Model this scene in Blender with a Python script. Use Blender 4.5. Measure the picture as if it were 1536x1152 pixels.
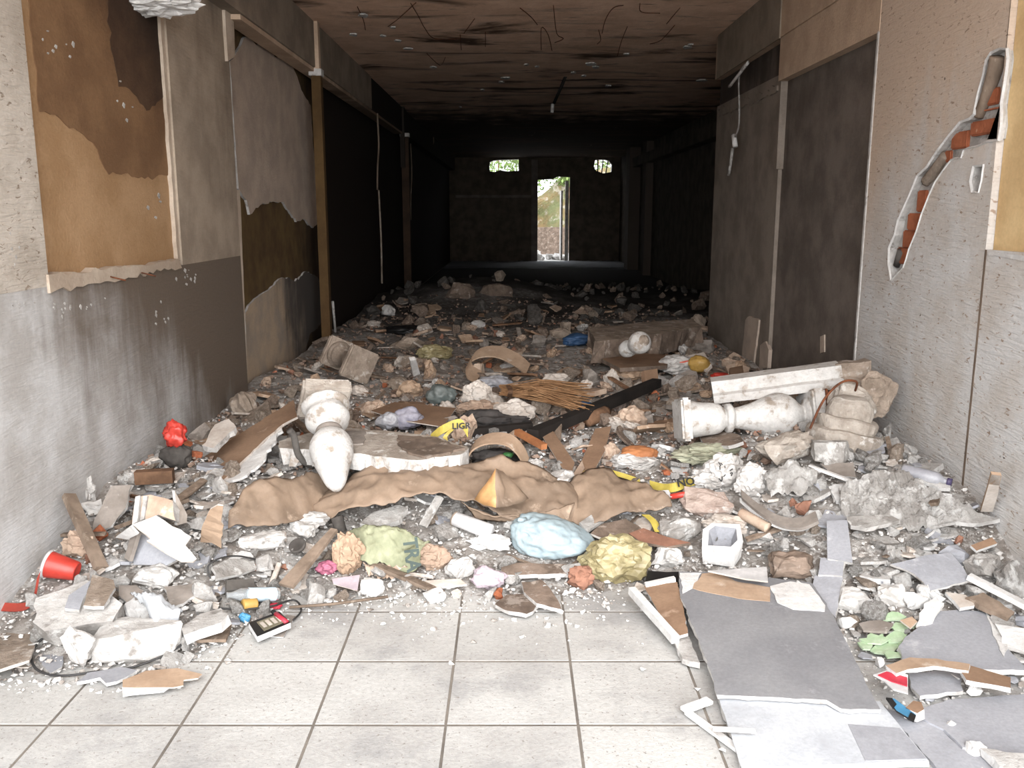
import bpy, bmesh, math, random
import numpy as np
from mathutils import Vector, Matrix, noise

for o in list(bpy.data.objects):
    bpy.data.objects.remove(o, do_unlink=True)
scene = bpy.context.scene
C = scene.collection

# ------------------------------------------------------------------ camera
FPX, CX, CY, H = 1334.0, 768.0, 576.0, 1.57
TH = math.atan(258.0 / FPX)
cam_d = bpy.data.cameras.new('camera')
cam_d.sensor_width = 36.0
cam_d.lens = 36.0 * FPX / 1536.0
cam_d.clip_start = 0.05
cam_d.clip_end = 200
cam = bpy.data.objects.new('camera', cam_d)
cam.location = (0, 0, H)
cam.rotation_euler = (math.pi / 2 - TH, 0, 0)
C.objects.link(cam)
scene.camera = cam

# ------------------------------------------------------------------ light
world = bpy.data.worlds.new('overcast_sky')
scene.world = world
world.use_nodes = True
wn = world.node_tree.nodes
bg = wn['Background']
bg.inputs['Color'].default_value = (0.93, 0.96, 1.0, 1)
bg.inputs['Strength'].default_value = 1.5
sun_d = bpy.data.lights.new('veiled_sun', 'SUN')
sun_d.energy = 3.6
sun_d.angle = math.radians(64)
sun_d.color = (1.0, 0.985, 0.97)
sun = bpy.data.objects.new('veiled_sun', sun_d)
sun.rotation_euler = (math.radians(69), 0, math.radians(4))
C.objects.link(sun)
vs = scene.view_settings
scene.display_settings.display_device = 'sRGB'
vs.view_transform = 'Standard'
vs.look = 'None'
vs.gamma = 1.0
vs.use_curve_mapping = False
vs.exposure = 1.3

# ------------------------------------------------------------------ photo geometry -> metres
ct, st = math.cos(TH), math.sin(TH)
def ray(px, py):
    u, v = (px - CX) / FPX, (py - CY) / FPX
    return Vector((u, ct - v * st, -(st + v * ct)))
def PZ(px, py, z):
    d = ray(px, py); s = (z - H) / d.z
    return Vector((0, 0, H)) + d * s
def PY(px, py, Y):
    d = ray(px, py); return Vector((0, 0, H)) + d * (Y / d.y)
def PX(px, py, X):
    d = ray(px, py); return Vector((0, 0, H)) + d * (X / d.x)
def lerp(a, b, t): return a + (b - a) * t
def sstep(t):
    t = max(0.0, min(1.0, t)); return t * t * (3 - 2 * t)
YF = [(-2.6, 2.72), (-1.2, 2.78), (-1.05, 3.05), (-0.9, 3.35), (0.3, 3.38), (0.55, 3.45), (1.0, 3.35), (1.4, 2.95), (2.6, 2.5)]
def yfront(x):
    if x <= YF[0][0]: return YF[0][1]
    for (a, b), (c, d) in zip(YF, YF[1:]):
        if x <= c: return lerp(b, d, (x - a) / (c - a))
    return YF[-1][1]
MOUNDS = [(1.6, 4.6, 0.5, 0.15), (-1.65, 4.2, 0.45, 0.03), (-0.5, 13.0, 1.3, 0.34), (-0.1, 4.35, 0.6, 0.04),
          (-1.5, 6.6, 0.6, 0.05), (0.9, 8.6, 0.9, 0.07), (-0.6, 9.5, 1.2, 0.06), (1.8, 4.0, 0.4, 0.08), (-1.85, 3.05, 0.35, 0.07),
          (2.4, 28.0, 1.2, 0.16)]
def ht(x, y):
    t = (y - yfront(x)) / 1.35
    if t <= 0: return 0.0
    h = 0.30 * sstep(t) ** 0.8
    for mx, my, r, a in MOUNDS:
        d = ((x - mx) ** 2 + (y - my) ** 2) / (r * r)
        if d < 9: h += a * math.exp(-d) * min(1, t * 2)
    k = min(1, t * 1.5)
    h += k * 0.035 * noise.noise(Vector((x * 2.1, y * 2.1, 0.3)))
    h += k * 0.022 * noise.noise(Vector((x * 6.5, y * 6.5, 3.3)))
    h *= 1 - 0.9 * sstep((y - 13.5) / 6.0)
    return max(h, 0.0)
def G(px, py, dz=0.0):
    d = ray(px, py); o = Vector((0, 0, H)); s = 1.5
    step = 0.05
    while s < 40:
        p = o + d * s
        if p.z < ht(p.x, p.y) + dz: break
        s += step
    a, b = s - step, s
    for _ in range(14):
        m = (a + b) / 2; p = o + d * m
        if p.z < ht(p.x, p.y) + dz: b = m
        else: a = m
    return o + d * b
OCC = []      # footprints of the larger things, kept free of loose lumps

# ------------------------------------------------------------------ materials
MATS = {}
def L(c):     # sRGB 0-255 -> linear
    return tuple(((v / 255) / 12.92 if v / 255 <= 0.04045 else ((v / 255 + 0.055) / 1.055) ** 2.4) for v in c) + (1,)
def nodes_for(name):
    m = bpy.data.materials.new(name); m.use_nodes = True
    nt = m.node_tree; b = nt.nodes['Principled BSDF']
    MATS[name] = m
    return m, nt, b
def N(nt, typ, **kw):
    n = nt.nodes.new(typ)
    for k, v in kw.items():
        if k.startswith('in_'):
            key = k[3:]
            key = int(key) if key.isdigit() else key.replace('_', ' ')
            n.inputs[key].default_value = v
        else: setattr(n, k, v)
    return n
def mixc(nt, fac, a, b, blend='MIX'):
    n = nt.nodes.new('ShaderNodeMix'); n.data_type = 'RGBA'; n.blend_type = blend
    for sock, val in ((n.inputs[0], fac), (n.inputs[6], a), (n.inputs[7], b)):
        if hasattr(val, 'links'): nt.links.new(val, sock)
        else: sock.default_value = val
    return n.outputs[2]
def ramp(nt, src, lo, hi):
    n = nt.nodes.new('ShaderNodeMapRange'); n.interpolation_type = 'SMOOTHSTEP'
    nt.links.new(src, n.inputs[0]); n.inputs[1].default_value = lo; n.inputs[2].default_value = hi
    return n.outputs[0]
def math2(nt, op, a, b):
    n = nt.nodes.new('ShaderNodeMath'); n.operation = op
    for sock, val in ((n.inputs[0], a), (n.inputs[1], b)):
        if hasattr(val, 'links'): nt.links.new(val, sock)
        else: sock.default_value = val
    return n.outputs[0]
def coords(nt, scale=(1, 1, 1), loc=(0, 0, 0), world=False):
    if world:
        g_ = nt.nodes.new('ShaderNodeNewGeometry'); return g_.outputs['Position']
    tc = nt.nodes.new('ShaderNodeTexCoord'); mp = nt.nodes.new('ShaderNodeMapping')
    mp.inputs['Scale'].default_value = scale; mp.inputs['Location'].default_value = loc
    nt.links.new(tc.outputs['Object'], mp.inputs[0]); return mp.outputs[0]
def noisef(nt, vec, scale, detail=6, rough=0.6, dist=0.0):
    n = N(nt, 'ShaderNodeTexNoise'); n.inputs['Scale'].default_value = scale
    n.inputs['Detail'].default_value = detail; n.inputs['Roughness'].default_value = rough
    n.inputs['Distortion'].default_value = dist
    nt.links.new(vec, n.inputs['Vector']); return n.outputs['Fac']
def bumpn(nt, b, h, strength, dist=0.01):
    n = nt.nodes.new('ShaderNodeBump'); n.inputs['Strength'].default_value = strength; n.inputs['Distance'].default_value = dist
    nt.links.new(h, n.inputs['Height']); nt.links.new(n.outputs[0], b.inputs['Normal'])
def nmat(name, c1, c2, scale=6, c3=None, t3=(0.55, 0.62), s3=9, rough=0.9, bump=0.35, bscale=45, bdist=0.006, rand=0.0, speck=None, stretch=(1, 1, 1), lo=.35, hi=.65, world=False):
    m, nt, b = nodes_for(name)
    v = coords(nt, stretch, world=world)
    if rand: oi = nt.nodes.new('ShaderNodeObjectInfo')
    if rand and not world:
        off = nt.nodes.new('ShaderNodeVectorMath'); off.operation = 'ADD'
        nt.links.new(v, off.inputs[0])
        mul = math2(nt, 'MULTIPLY', oi.outputs['Random'], 37.0)
        nt.links.new(mul, off.inputs[1]); v = off.outputs[0]
    col = mixc(nt, ramp(nt, noisef(nt, v, scale), lo, hi), L(c1), L(c2))
    if c3: col = mixc(nt, ramp(nt, noisef(nt, v, s3, 8, .65), *t3), col, L(c3))
    if speck: col = mixc(nt, ramp(nt, noisef(nt, v, 70, 3), .62, .68), col, L(speck))
    fine = noisef(nt, v, bscale, 8, .7)
    col = mixc(nt, 0.5, col, mixc(nt, ramp(nt, fine, .25, .75), (.72, .72, .72, 1), (1.15, 1.15, 1.15, 1)), 'MULTIPLY') if bump > .1 else col
    if rand:
        f = math2(nt, 'ADD', math2(nt, 'MULTIPLY', oi.outputs['Random'], rand), 1 - rand * .65)
        comb = nt.nodes.new('ShaderNodeCombineColor')
        for i in range(3): nt.links.new(f, comb.inputs[i])
        col = mixc(nt, 1.0, col, comb.outputs[0], 'MULTIPLY')
    nt.links.new(col, b.inputs['Base Color'])
    b.inputs['Roughness'].default_value = rough
    b.inputs['Specular IOR Level'].default_value = 0.25
    if bump: bumpn(nt, b, fine, bump, bdist)
    return m

nmat('floor_base', (124, 117, 109), (102, 96, 90), 3)
nmat('tile', (184, 183, 180), (164, 162, 159), 1.6, (148, 147, 146), (.48, .66), 1.7, bump=.5, bscale=60, rand=.06, world=True, speck=(140, 135, 130))
nmat('street', (205, 203, 199), (190, 188, 184), 2)
def groundmat():
    m = nmat('ground', (170, 164, 158), (132, 124, 117), 11, (196, 192, 188), (.48, .58), 19, bump=1, bscale=60, bdist=.02)
    nt = m.node_tree; b = nt.nodes['Principled BSDF']; src = b.inputs['Base Color'].links[0].from_socket
    sep = nt.nodes.new('ShaderNodeSeparateXYZ'); tc = nt.nodes.new('ShaderNodeTexCoord'); nt.links.new(tc.outputs['Object'], sep.inputs[0])
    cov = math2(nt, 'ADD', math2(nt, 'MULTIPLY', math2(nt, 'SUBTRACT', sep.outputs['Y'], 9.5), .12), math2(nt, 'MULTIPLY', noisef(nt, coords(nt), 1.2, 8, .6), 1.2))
    back = ramp(nt, math2(nt, 'ADD', sep.outputs['Y'], math2(nt, 'MULTIPLY', noisef(nt, coords(nt), .8, 6, .6), 3.0)), 26.2, 28.0)  # paler floor by the back door: reflected door light painted into the colour
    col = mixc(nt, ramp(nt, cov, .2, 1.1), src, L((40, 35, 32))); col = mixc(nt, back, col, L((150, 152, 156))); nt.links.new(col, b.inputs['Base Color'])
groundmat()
nmat('dirt_far', (70, 62, 56), (48, 42, 38), 5, bump=1, bscale=50, bdist=.02)
nmat('concrete', (172, 169, 165), (136, 131, 126), 8, (196, 194, 191), (.52, .62), 13, bump=1, bscale=40, bdist=.014, rand=.30)
nmat('concrete_tan', (168, 153, 139), (132, 118, 105), 8, (190, 180, 170), (.55, .65), 11, bump=1, bscale=40, bdist=.014, rand=.2)
nmat('dusty_brown', (128, 112, 100), (96, 83, 73), 8, (156, 144, 134), (.56, .66), 13, bump=.7, bscale=50, rand=.3)
nmat('plaster', (200, 198, 195), (176, 172, 168), 9, (142, 137, 132), (.56, .68), 12, bump=.8, bscale=45, bdist=.012, rand=.16)
nmat('plaster_white', (212, 211, 209), (194, 192, 190), 9, (160, 156, 152), (.6, .72), 11, bump=.6, bscale=50, bdist=.008)
nmat('board_grey', (130, 130, 132), (118, 118, 121), 3, (148, 148, 151), (.6, .75), 5, bump=.12, bscale=80, rough=.75, speck=None)
nmat('board_pale', (184, 187, 191), (170, 173, 178), 4, (152, 152, 156), (.6, .72), 5, bump=.15, bscale=80, rough=.75)
nmat('board_right', (152, 153, 158), (138, 139, 144), 4, (170, 170, 174), (.6, .72), 6, bump=.15, bscale=80, rough=.75, rand=.1)
nmat('board_dirty', (142, 134, 127), (118, 110, 103), 6, (178, 172, 166), (.6, .7), 9, bump=.3, rand=.2)
nmat('cardboard', (142, 116, 95), (124, 99, 80), 4, (160, 136, 116), (.6, .72), 8, bump=.2, bscale=70, rand=.2)
nmat('cardboard_pale', (172, 148, 126), (152, 128, 107), 5, (190, 174, 158), (.58, .7), 8, bump=.2, rand=.15)
nmat('tarp', (136, 117, 100), (112, 96, 82), 3.5, (158, 140, 123), (.58, .7), 7, bump=.25, bscale=30, rough=.6)
nmat('terracotta', (146, 106, 88), (122, 88, 73), 10, (168, 150, 138), (.62, .7), 14, bump=.6, rand=.3)
nmat('brick_orange', (170, 102, 72), (146, 86, 60), 9, (210, 170, 140), (.66, .74), 14, bump=.6, rand=.2)
nmat('wood_grey', (132, 116, 102), (104, 90, 78), 9, (160, 146, 132), (.6, .7), 12, bump=.4, rand=.3, stretch=(1, 1, .3))
nmat('wood_brown', (128, 98, 76), (96, 72, 55), 8, bump=.35, rand=.3)
nmat('white_paint', (200, 198, 195), (182, 178, 174), 6, (150, 139, 128), (.52, .66), 12, bump=.8, bscale=45, bdist=.012)
nmat('stone_dusty', (180, 171, 161), (150, 139, 128), 7, (200, 195, 189), (.55, .65), 10, bump=1, bscale=40, bdist=.014)
nmat('dark_cloth', (66, 62, 60), (46, 43, 42), 7, bump=.3, rough=.9)
nmat('dark_grey', (88, 84, 80), (62, 58, 55), 7, bump=.4, rand=.3)
nmat('soot_black', (40, 35, 32), (26, 23, 21), 4, (62, 52, 44), (.62, .74), 3, bump=.4, bscale=30)
nmat('rust', (112, 66, 42), (72, 46, 34), 9, (52, 42, 36), (.58, .68), 7, bump=.5)
nmat('rubble_pink', (180, 163, 153), (150, 132, 122), 8, (198, 189, 182), (.54, .64), 11, bump=1, bscale=36, bdist=.014)
nmat('paper', (196, 188, 180), (172, 161, 151), 6, (146, 128, 115), (.62, .72), 9, bump=.2, rand=.2)
nmat('paper_tan', (180, 160, 142), (156, 134, 117), 6, (196, 182, 170), (.6, .7), 9, bump=.25, rand=.2)
def plain(name, c, rough=.5, c2=None, bump=.12, trans=0.0, alpha=1.0):
    m = nmat(name, c, c2 or tuple(int(x * .88) for x in c), 9, bump=bump, bscale=50, rough=rough)
    b = m.node_tree.nodes['Principled BSDF']
    b.inputs['Specular IOR Level'].default_value = .4
    b.inputs['Transmission Weight'].default_value = trans
    return m
plain('red_plastic', (186, 62, 52), .4); plain('red_dark', (150, 58, 46), .6); plain('red_wrap', (186, 48, 66), .5)
plain('white_plastic', (204, 203, 203), .5); plain('blue_plastic', (46, 74, 108), .6); plain('blue_bright', (70, 132, 170), .5)
plain('bag_blue', (148, 163, 168), .55, (138, 152, 158)); plain('bag_green', (146, 148, 122), .75, (120, 123, 98), .4)
plain('ink_grey', (74, 86, 82), .8); plain('khaki_plastic', (152, 142, 108), .4, (116, 106, 76), .3)
plain('yellow', (186, 168, 74), .5); plain('yellow_dark', (170, 136, 72), .5); plain('orange', (172, 114, 72), .8, (146, 94, 60), .5)
plain('orange_tarp', (180, 138, 92), .5, (156, 118, 80)); plain('black', (26, 25, 26), .5); plain('black_cable', (48, 47, 47), .5)
plain('teal_bag', (104, 110, 108), .4, (82, 90, 88)); plain('grey_bag', (168, 168, 172), .4, (140, 140, 146))
plain('purple_bag', (154, 152, 162), .5, (124, 122, 136)); plain('white_bag', (184, 181, 178), .5, (152, 148, 144), .2)
plain('pink', (164, 96, 118), .6); plain('pink_pale', (186, 172, 180), .6); plain('green_flake', (158, 182, 146), .85, (174, 190, 164), .5)
plain('green_pale', (158, 158, 138), .85, (132, 132, 114), .6); plain('label_blue', (196, 214, 226), .5); plain('cloth_white', (190, 193, 196), .8, (168, 171, 175), .3)
plain('straw', (158, 122, 88), .8, (128, 94, 64)); plain('purple_cap', (70, 62, 92), .5); plain('tape_yellow', (182, 164, 78), .5)
plain('moss', (120, 128, 74), .9, (150, 140, 88), .6); plain('leaf', (92, 116, 62), .7, (120, 140, 80)); plain('green_dark', (60, 110, 60), .6)
plain('print_red', (206, 96, 80), .5); plain('carton_olive', (120, 114, 96), .6)
def glassy(name, c):
    m, nt, b = nodes_for(name)
    b.inputs['Base Color'].default_value = L(c); b.inputs['Roughness'].default_value = .12
    b.inputs['Transmission Weight'].default_value = .75; b.inputs['IOR'].default_value = 1.2
glassy('clear_plastic', (206, 210, 212))

# --- walls: plaster with dirt and soot of their own shape (coordinates are metres in the room)
def wallmat(name, clean1, clean2, soot, ys, zs, bias, streak=True, ripple=0.0, patch=None, sscale=1.0, ochre=None, pits=None, smudge=None):
    """soot cover grows with ys[1] per metre behind ys[0] and with zs[1] per metre above zs[0]"""
    m, nt, b = nodes_for(name)
    tc = nt.nodes.new('ShaderNodeTexCoord'); sep = nt.nodes.new('ShaderNodeSeparateXYZ')
    nt.links.new(tc.outputs['Object'], sep.inputs[0])
    v = coords(nt); vst = coords(nt, (2.2, 2.2, .28)) if streak else coords(nt, (.8, .8, .8))
    n1 = noisef(nt, vst, 1.7 * sscale, 8, .65, .3); n2 = noisef(nt, v, 1.3 * sscale, 8, .6, .5)
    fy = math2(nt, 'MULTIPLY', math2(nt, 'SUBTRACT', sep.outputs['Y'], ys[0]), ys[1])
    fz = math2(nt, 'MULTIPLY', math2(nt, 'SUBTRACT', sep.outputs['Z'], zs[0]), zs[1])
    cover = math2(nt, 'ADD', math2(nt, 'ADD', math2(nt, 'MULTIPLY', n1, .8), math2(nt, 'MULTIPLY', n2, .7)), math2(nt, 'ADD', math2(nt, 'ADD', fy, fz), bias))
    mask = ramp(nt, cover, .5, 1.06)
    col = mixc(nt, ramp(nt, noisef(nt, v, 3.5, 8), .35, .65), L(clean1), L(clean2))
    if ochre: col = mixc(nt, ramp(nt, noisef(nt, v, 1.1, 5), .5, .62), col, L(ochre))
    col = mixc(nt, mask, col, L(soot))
    if patch: col = mixc(nt, ramp(nt, noisef(nt, v, 6, 9, .7), .66, .69), col, L(patch))
    if pits:
        col = mixc(nt, ramp(nt, noisef(nt, coords(nt, (14, 14, 34)), 1.6, 4, .6, .6), .60, .68), col, L(pits))
        col = mixc(nt, ramp(nt, noisef(nt, coords(nt, (9, 9, 9), (3, 1, 7)), 2.2, 2, .5), .75, .78), col, L(tuple(int(q * .6) for q in pits)))
    if smudge:
        col = mixc(nt, ramp(nt, noisef(nt, coords(nt, (.55, 1.5, 1), (2, 4, 0)), 1.3, 8, .62, .6), .50, .66), col, L(smudge))
        col = mixc(nt, ramp(nt, noisef(nt, coords(nt, (3, 14, 1)), 1.0, 6, .65, .3), .60, .74), col, L(smudge))
    fine = noisef(nt, v, 60, 8, .7)
    col = mixc(nt, .4, col, mixc(nt, ramp(nt, fine, .25, .75), (.75, .75, .75, 1), (1.12, 1.12, 1.12, 1)), 'MULTIPLY')
    nt.links.new(col, b.inputs['Base Color']); b.inputs['Roughness'].default_value = .92
    b.inputs['Specular IOR Level'].default_value = .15
    h = fine
    if ripple:
        wv = N(nt, 'ShaderNodeTexNoise'); wv.inputs['Scale'].default_value = 9; wv.inputs['Detail'].default_value = 4
        wv.inputs['Distortion'].default_value = .8
        nt.links.new(coords(nt, (.9, .9, 6.5)), wv.inputs['Vector'])
        h = math2(nt, 'ADD', math2(nt, 'MULTIPLY', wv.outputs['Fac'], 2.2), math2(nt, 'MULTIPLY', fine, .5))
    bumpn(nt, b, h, .5 if not ripple else ripple, .012)
    return m
wallmat('wall_left_low', (196, 196, 196), (172, 169, 166), (106, 95, 85), (3.6, .33), (.75, .62), -.24, True, .22, None)
wallmat('wall_left_front', (198, 190, 180), (176, 167, 156), (128, 116, 104), (3.9, .5), (2.0, .10), -.35, True, .5, None, pits=(140, 126, 112))
wallmat('wall_left_pillar', (168, 154, 138), (146, 133, 119), (98, 86, 75), (5.5, .4), (1.9, .12), -.35, True, .25, None)
wallmat('wall_left_panel', (178, 146, 112), (162, 130, 96), (72, 54, 42), (4.45, .45), (1.85, .95), -.50, False, 0, None, .8)
wallmat('wall_left_ledge', (196, 182, 166), (172, 156, 140), (110, 96, 84), (5, .1), (1.2, .0), -.5, False, 0)
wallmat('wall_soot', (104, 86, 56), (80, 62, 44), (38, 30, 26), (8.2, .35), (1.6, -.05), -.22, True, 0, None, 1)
wallmat('plaster_sooty', (184, 168, 154), (164, 150, 138), (116, 105, 96), (7.4, .2), (1.8, .1), -.55, True, 0, None)
wallmat('plaster_stain', (180, 160, 138), (156, 144, 132), (78, 73, 70), (7.2, .6), (.9, .2), -.32, True, 0, None, 1.4)
wallmat('wall_right_front', (200, 199, 198), (188, 182, 176), (196, 177, 160), (4.4, .10), (1.25, .6), -.30, True, .4, None, pits=(150, 132, 117))
wallmat('wall_right_panel', (214, 186, 140), (196, 166, 122), (120, 100, 80), (4.5, .1), (2.4, .4), -.65, True, .1, None)
wallmat('wall_right_dark', (120, 111, 104), (98, 90, 84), (64, 56, 51), (6.5, .10), (1.4, .30), -.38, True, 0, None)
wallmat('wall_right_mid', (140, 130, 120), (120, 110, 101), (84, 75, 68), (8.6, .25), (2.0, .2), -.50, True, 0, None)
wallmat('lintel_tan', (198, 174, 152), (178, 155, 134), (126, 107, 91), (7.0, .15), (2.7, .3), -.50, True, 0, None)
wallmat('beam_grey', (146, 134, 120), (126, 114, 102), (48, 42, 38), (11.2, .30), (3.0, .1), -.55, True, 0, None)
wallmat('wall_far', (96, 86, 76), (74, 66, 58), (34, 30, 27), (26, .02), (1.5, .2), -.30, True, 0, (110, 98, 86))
wallmat('ceiling_soot', (240, 208, 184), (222, 188, 162), (70, 57, 48), (13.0, .16), (3.2, 0), -.50, False, .25, (226, 206, 188), 1.6, smudge=(92, 72, 60))

# ------------------------------------------------------------------ mesh helpers
def mesh(name, V_, F_, smooth=False, mi=None):
    me = bpy.data.meshes.new(name)
    me.from_pydata([tuple(v) for v in V_], [], F_)
    if mi is not None: me.polygons.foreach_set('material_index', mi)
    if smooth: me.polygons.foreach_set('use_smooth', [True] * len(me.polygons))
    me.update()
    return me
def obj(name, me, mats, parent=None, loc=None):
    o = bpy.data.objects.new(name, me)
    if me is not None and mats:
        mats = [mats] if isinstance(mats, str) else mats
        if len(me.materials) == 0:
            for k in mats: me.materials.append(MATS[k])
    if parent is not None: o.parent = parent
    if loc is not None: o.location = loc
    C.objects.link(o)
    return o
def tag(o, label=None, cat=None, group=None, kind=None):
    if label: o['label'] = label
    if cat: o['category'] = cat
    if group: o['group'] = group
    if kind: o['kind'] = kind
    return o
def empty(name, loc, label=None, cat=None, group=None, kind=None):
    o = bpy.data.objects.new(name, None); o.location = loc; o.empty_display_size = .05
    C.objects.link(o); tag(o, label, cat, group, kind); return o
def box_vf(x0, x1, y0, y1, z0, z1):
    v = [(x0, y0, z0), (x1, y0, z0), (x1, y1, z0), (x0, y1, z0), (x0, y0, z1), (x1, y0, z1), (x1, y1, z1), (x0, y1, z1)]
    f = [(0, 3, 2, 1), (4, 5, 6, 7), (0, 1, 5, 4), (1, 2, 6, 5), (2, 3, 7, 6), (3, 0, 4, 7)]
    return v, f
def box(name, x0, x1, y0, y1, z0, z1, mat, parent=None, bevel=0.0):
    v, f = box_vf(x0, x1, y0, y1, z0, z1)
    me = mesh(name, v, f)
    if bevel:
        bm = bmesh.new(); bm.from_mesh(me)
        bmesh.ops.bevel(bm, geom=bm.edges[:], offset=bevel, segments=2, affect='EDGES')
        bm.to_mesh(me); bm.free()
    return obj(name, me, mat, parent)
def frame_of(axis, up=Vector((0, 0, 1))):
    a = axis.normalized(); r = a.cross(up)
    if r.length < 1e-4: r = a.cross(Vector((0, 1, 0)))
    r.normalize(); return a, r, r.cross(a).normalized()
def tube_vf(pts, r, n=8, caps=True, ribs=0):
    V_, F_ = [], []
    pts = [Vector(p) for p in pts]
    prev = None
    for i, p in enumerate(pts):
        t = (pts[min(i + 1, len(pts) - 1)] - pts[max(i - 1, 0)]).normalized()
        if prev is None: _, rr, uu = frame_of(t)
        else:
            rr = (prev - t * prev.dot(t)); rr = rr.normalized() if rr.length > 1e-5 else frame_of(t)[1]
            uu = rr.cross(t)
        prev = rr
        ri = r[i] if isinstance(r, (list, tuple)) else r
        for k in range(n):
            a = 2 * math.pi * k / n
            V_.append(p + rr * (math.cos(a) * ri) + uu * (math.sin(a) * ri))
    for i in range(len(pts) - 1):
        for k in range(n):
            F_.append((i * n + k, i * n + (k + 1) % n, (i + 1) * n + (k + 1) % n, (i + 1) * n + k))
    if caps:
        F_.append(tuple(range(n))[::-1]); F_.append(tuple((len(pts) - 1) * n + k for k in range(n)))
    return V_, F_
def spline(pts, k=6):
    pts = [Vector(p) for p in pts]; out = []
    for i in range(len(pts) - 1):
        p0 = pts[max(i - 1, 0)]; p1 = pts[i]; p2 = pts[i + 1]; p3 = pts[min(i + 2, len(pts) - 1)]
        for j in range(k):
            t = j / k
            out.append(.5 * ((2 * p1) + (p2 - p0) * t + (2 * p0 - 5 * p1 + 4 * p2 - p3) * t * t + (3 * p1 - p0 - 3 * p2 + p3) * t ** 3))
    out.append(pts[-1]); return out
def base_of(pts):
    c = Vector((0, 0, 0))
    for p in pts: c += Vector(p)
    c /= len(pts); c.z = min(p[2] for p in pts); return c
def placed(name, V_, F_, mats, label=None, cat=None, parent=None, smooth=False, mi=None, group=None, occ=0):
    """world-space verts -> object whose origin is the thing's base"""
    if parent is not None:
        off = parent.location
        return obj(name, mesh(name, [Vector(v) - off for v in V_], F_, smooth, mi), mats, parent)
    b = base_of(V_)
    o = obj(name, mesh(name, [Vector(v) - b for v in V_], F_, smooth, mi), mats, None, b)
    tag(o, label, cat, group)
    if occ: OCC.append((b.x, b.y, occ))
    return o
def tube(name, pts, r, mat, label=None, cat=None, parent=None, n=8, sp=0, group=None):
    if sp: pts = spline(pts, sp)
    if isinstance(r, (list, tuple)):
        m_ = len(pts); r = [float(np.interp(i / (m_ - 1) * (len(r) - 1), range(len(r)), r)) for i in range(m_)]
    V_, F_ = tube_vf(pts, r, n)
    return placed(name, V_, F_, mat, label, cat, parent, True, group=group)
def bar(name, p0, p1, w, t, mat, label=None, cat=None, parent=None, up=Vector((0, 0, 1)), w1=None, group=None):
    p0, p1 = Vector(p0), Vector(p1); a, r, u = frame_of(p1 - p0, up)
    V_ = []
    n = 6; rnd = random.Random(hash((round(p0.x, 3), round(p0.y, 3))) & 0xffff)
    for i in range(n + 1):
        q = p0.lerp(p1, i / n); ww = lerp(w, w1 if w1 else w, i / n) * (1 + rnd.uniform(-.06, .06))
        if i in (0, n): q = q + a * rnd.uniform(-.01, .01)
        for sx, sz in ((-1, -1), (1, -1), (1, 1), (-1, 1)):
            V_.append(q + r * (sx * ww / 2) + u * (sz * t / 2))
    F_ = [(3, 2, 1, 0), tuple(n * 4 + k for k in range(4))]
    for i in range(n):
        for k in range(4): F_.append((i * 4 + k, i * 4 + (k + 1) % 4, (i + 1) * 4 + (k + 1) % 4, (i + 1) * 4 + k))
    return placed(name, V_, F_, mat, label, cat, parent, group=group)
def fitplane(pts):
    P_ = np.array([tuple(p) for p in pts]); c = P_.mean(0)
    n = np.linalg.svd(P_ - c)[2][2]
    if n[2] < 0: n = -n
    return Vector(c), Vector(n)
def hit(px, py, plane):
    c, n = plane; d = ray(px, py); o = Vector((0, 0, H))
    return o + d * ((c - o).dot(n) / d.dot(n))
def jagged(pts, amt, rnd, step=.03):
    out = []
    for i, p in enumerate(pts):
        q = pts[(i + 1) % len(pts)]; d = q - p; Ln = d.length
        k = max(1, min(14, int(Ln / step)))
        out.append(p)
        nrm = Vector((-d.y, d.x, 0)); nrm = nrm.normalized() if nrm.length > 1e-6 else Vector((1, 0, 0))
        for j in range(1, k):
            out.append(p + d * ((j + rnd.uniform(-.3, .3)) / k) + nrm * rnd.gauss(0, amt))
    return out
def slab_from(pts, nrm, thick, edge=True, rough=0.0, rnd=None, sub=0):
    """pts: outline in space, top face; extruded by thick against nrm"""
    bm = bmesh.new()
    top = [bm.verts.new(p) for p in pts]
    bot = [bm.verts.new(Vector(p) - nrm * thick + (Vector((rnd.uniform(-1, 1), rnd.uniform(-1, 1), 0)) * thick * .25 if rnd else Vector())) for p in pts]
    n = len(pts)
    es = []
    for i in range(n):
        es.append(bm.edges.new((top[i], top[(i + 1) % n])))
    g = bmesh.ops.triangle_fill(bm, use_beauty=True, use_dissolve=False, edges=es, normal=nrm)
    es2 = [bm.edges.new((bot[i], bot[(i + 1) % n])) for i in range(n)]
    bmesh.ops.triangle_fill(bm, use_beauty=True, use_dissolve=False, edges=es2, normal=-nrm)
    for i in range(n):
        f = bm.faces.new((top[i], bot[i], bot[(i + 1) % n], top[(i + 1) % n])); f.material_index = 1 if edge else 0
    bmesh.ops.recalc_face_normals(bm, faces=bm.faces[:])
    if sub:
        bmesh.ops.triangulate(bm, faces=bm.faces[:])
        bmesh.ops.subdivide_edges(bm, edges=bm.edges[:], cuts=sub, use_grid_fill=True)
        for v in bm.verts:
            v.co += nrm * (rough * noise.noise(v.co * 14) + rough * .5 * noise.noise(v.co * 37))
    bm.verts.index_update()
    V_ = [v.co.copy() for v in bm.verts]; F_ = [tuple(v.index for v in f.verts) for f in bm.faces]; mi = [f.material_index for f in bm.faces]
    bm.free()
    return V_, F_, mi
PLANES = {}
SEED = [100]
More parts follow.
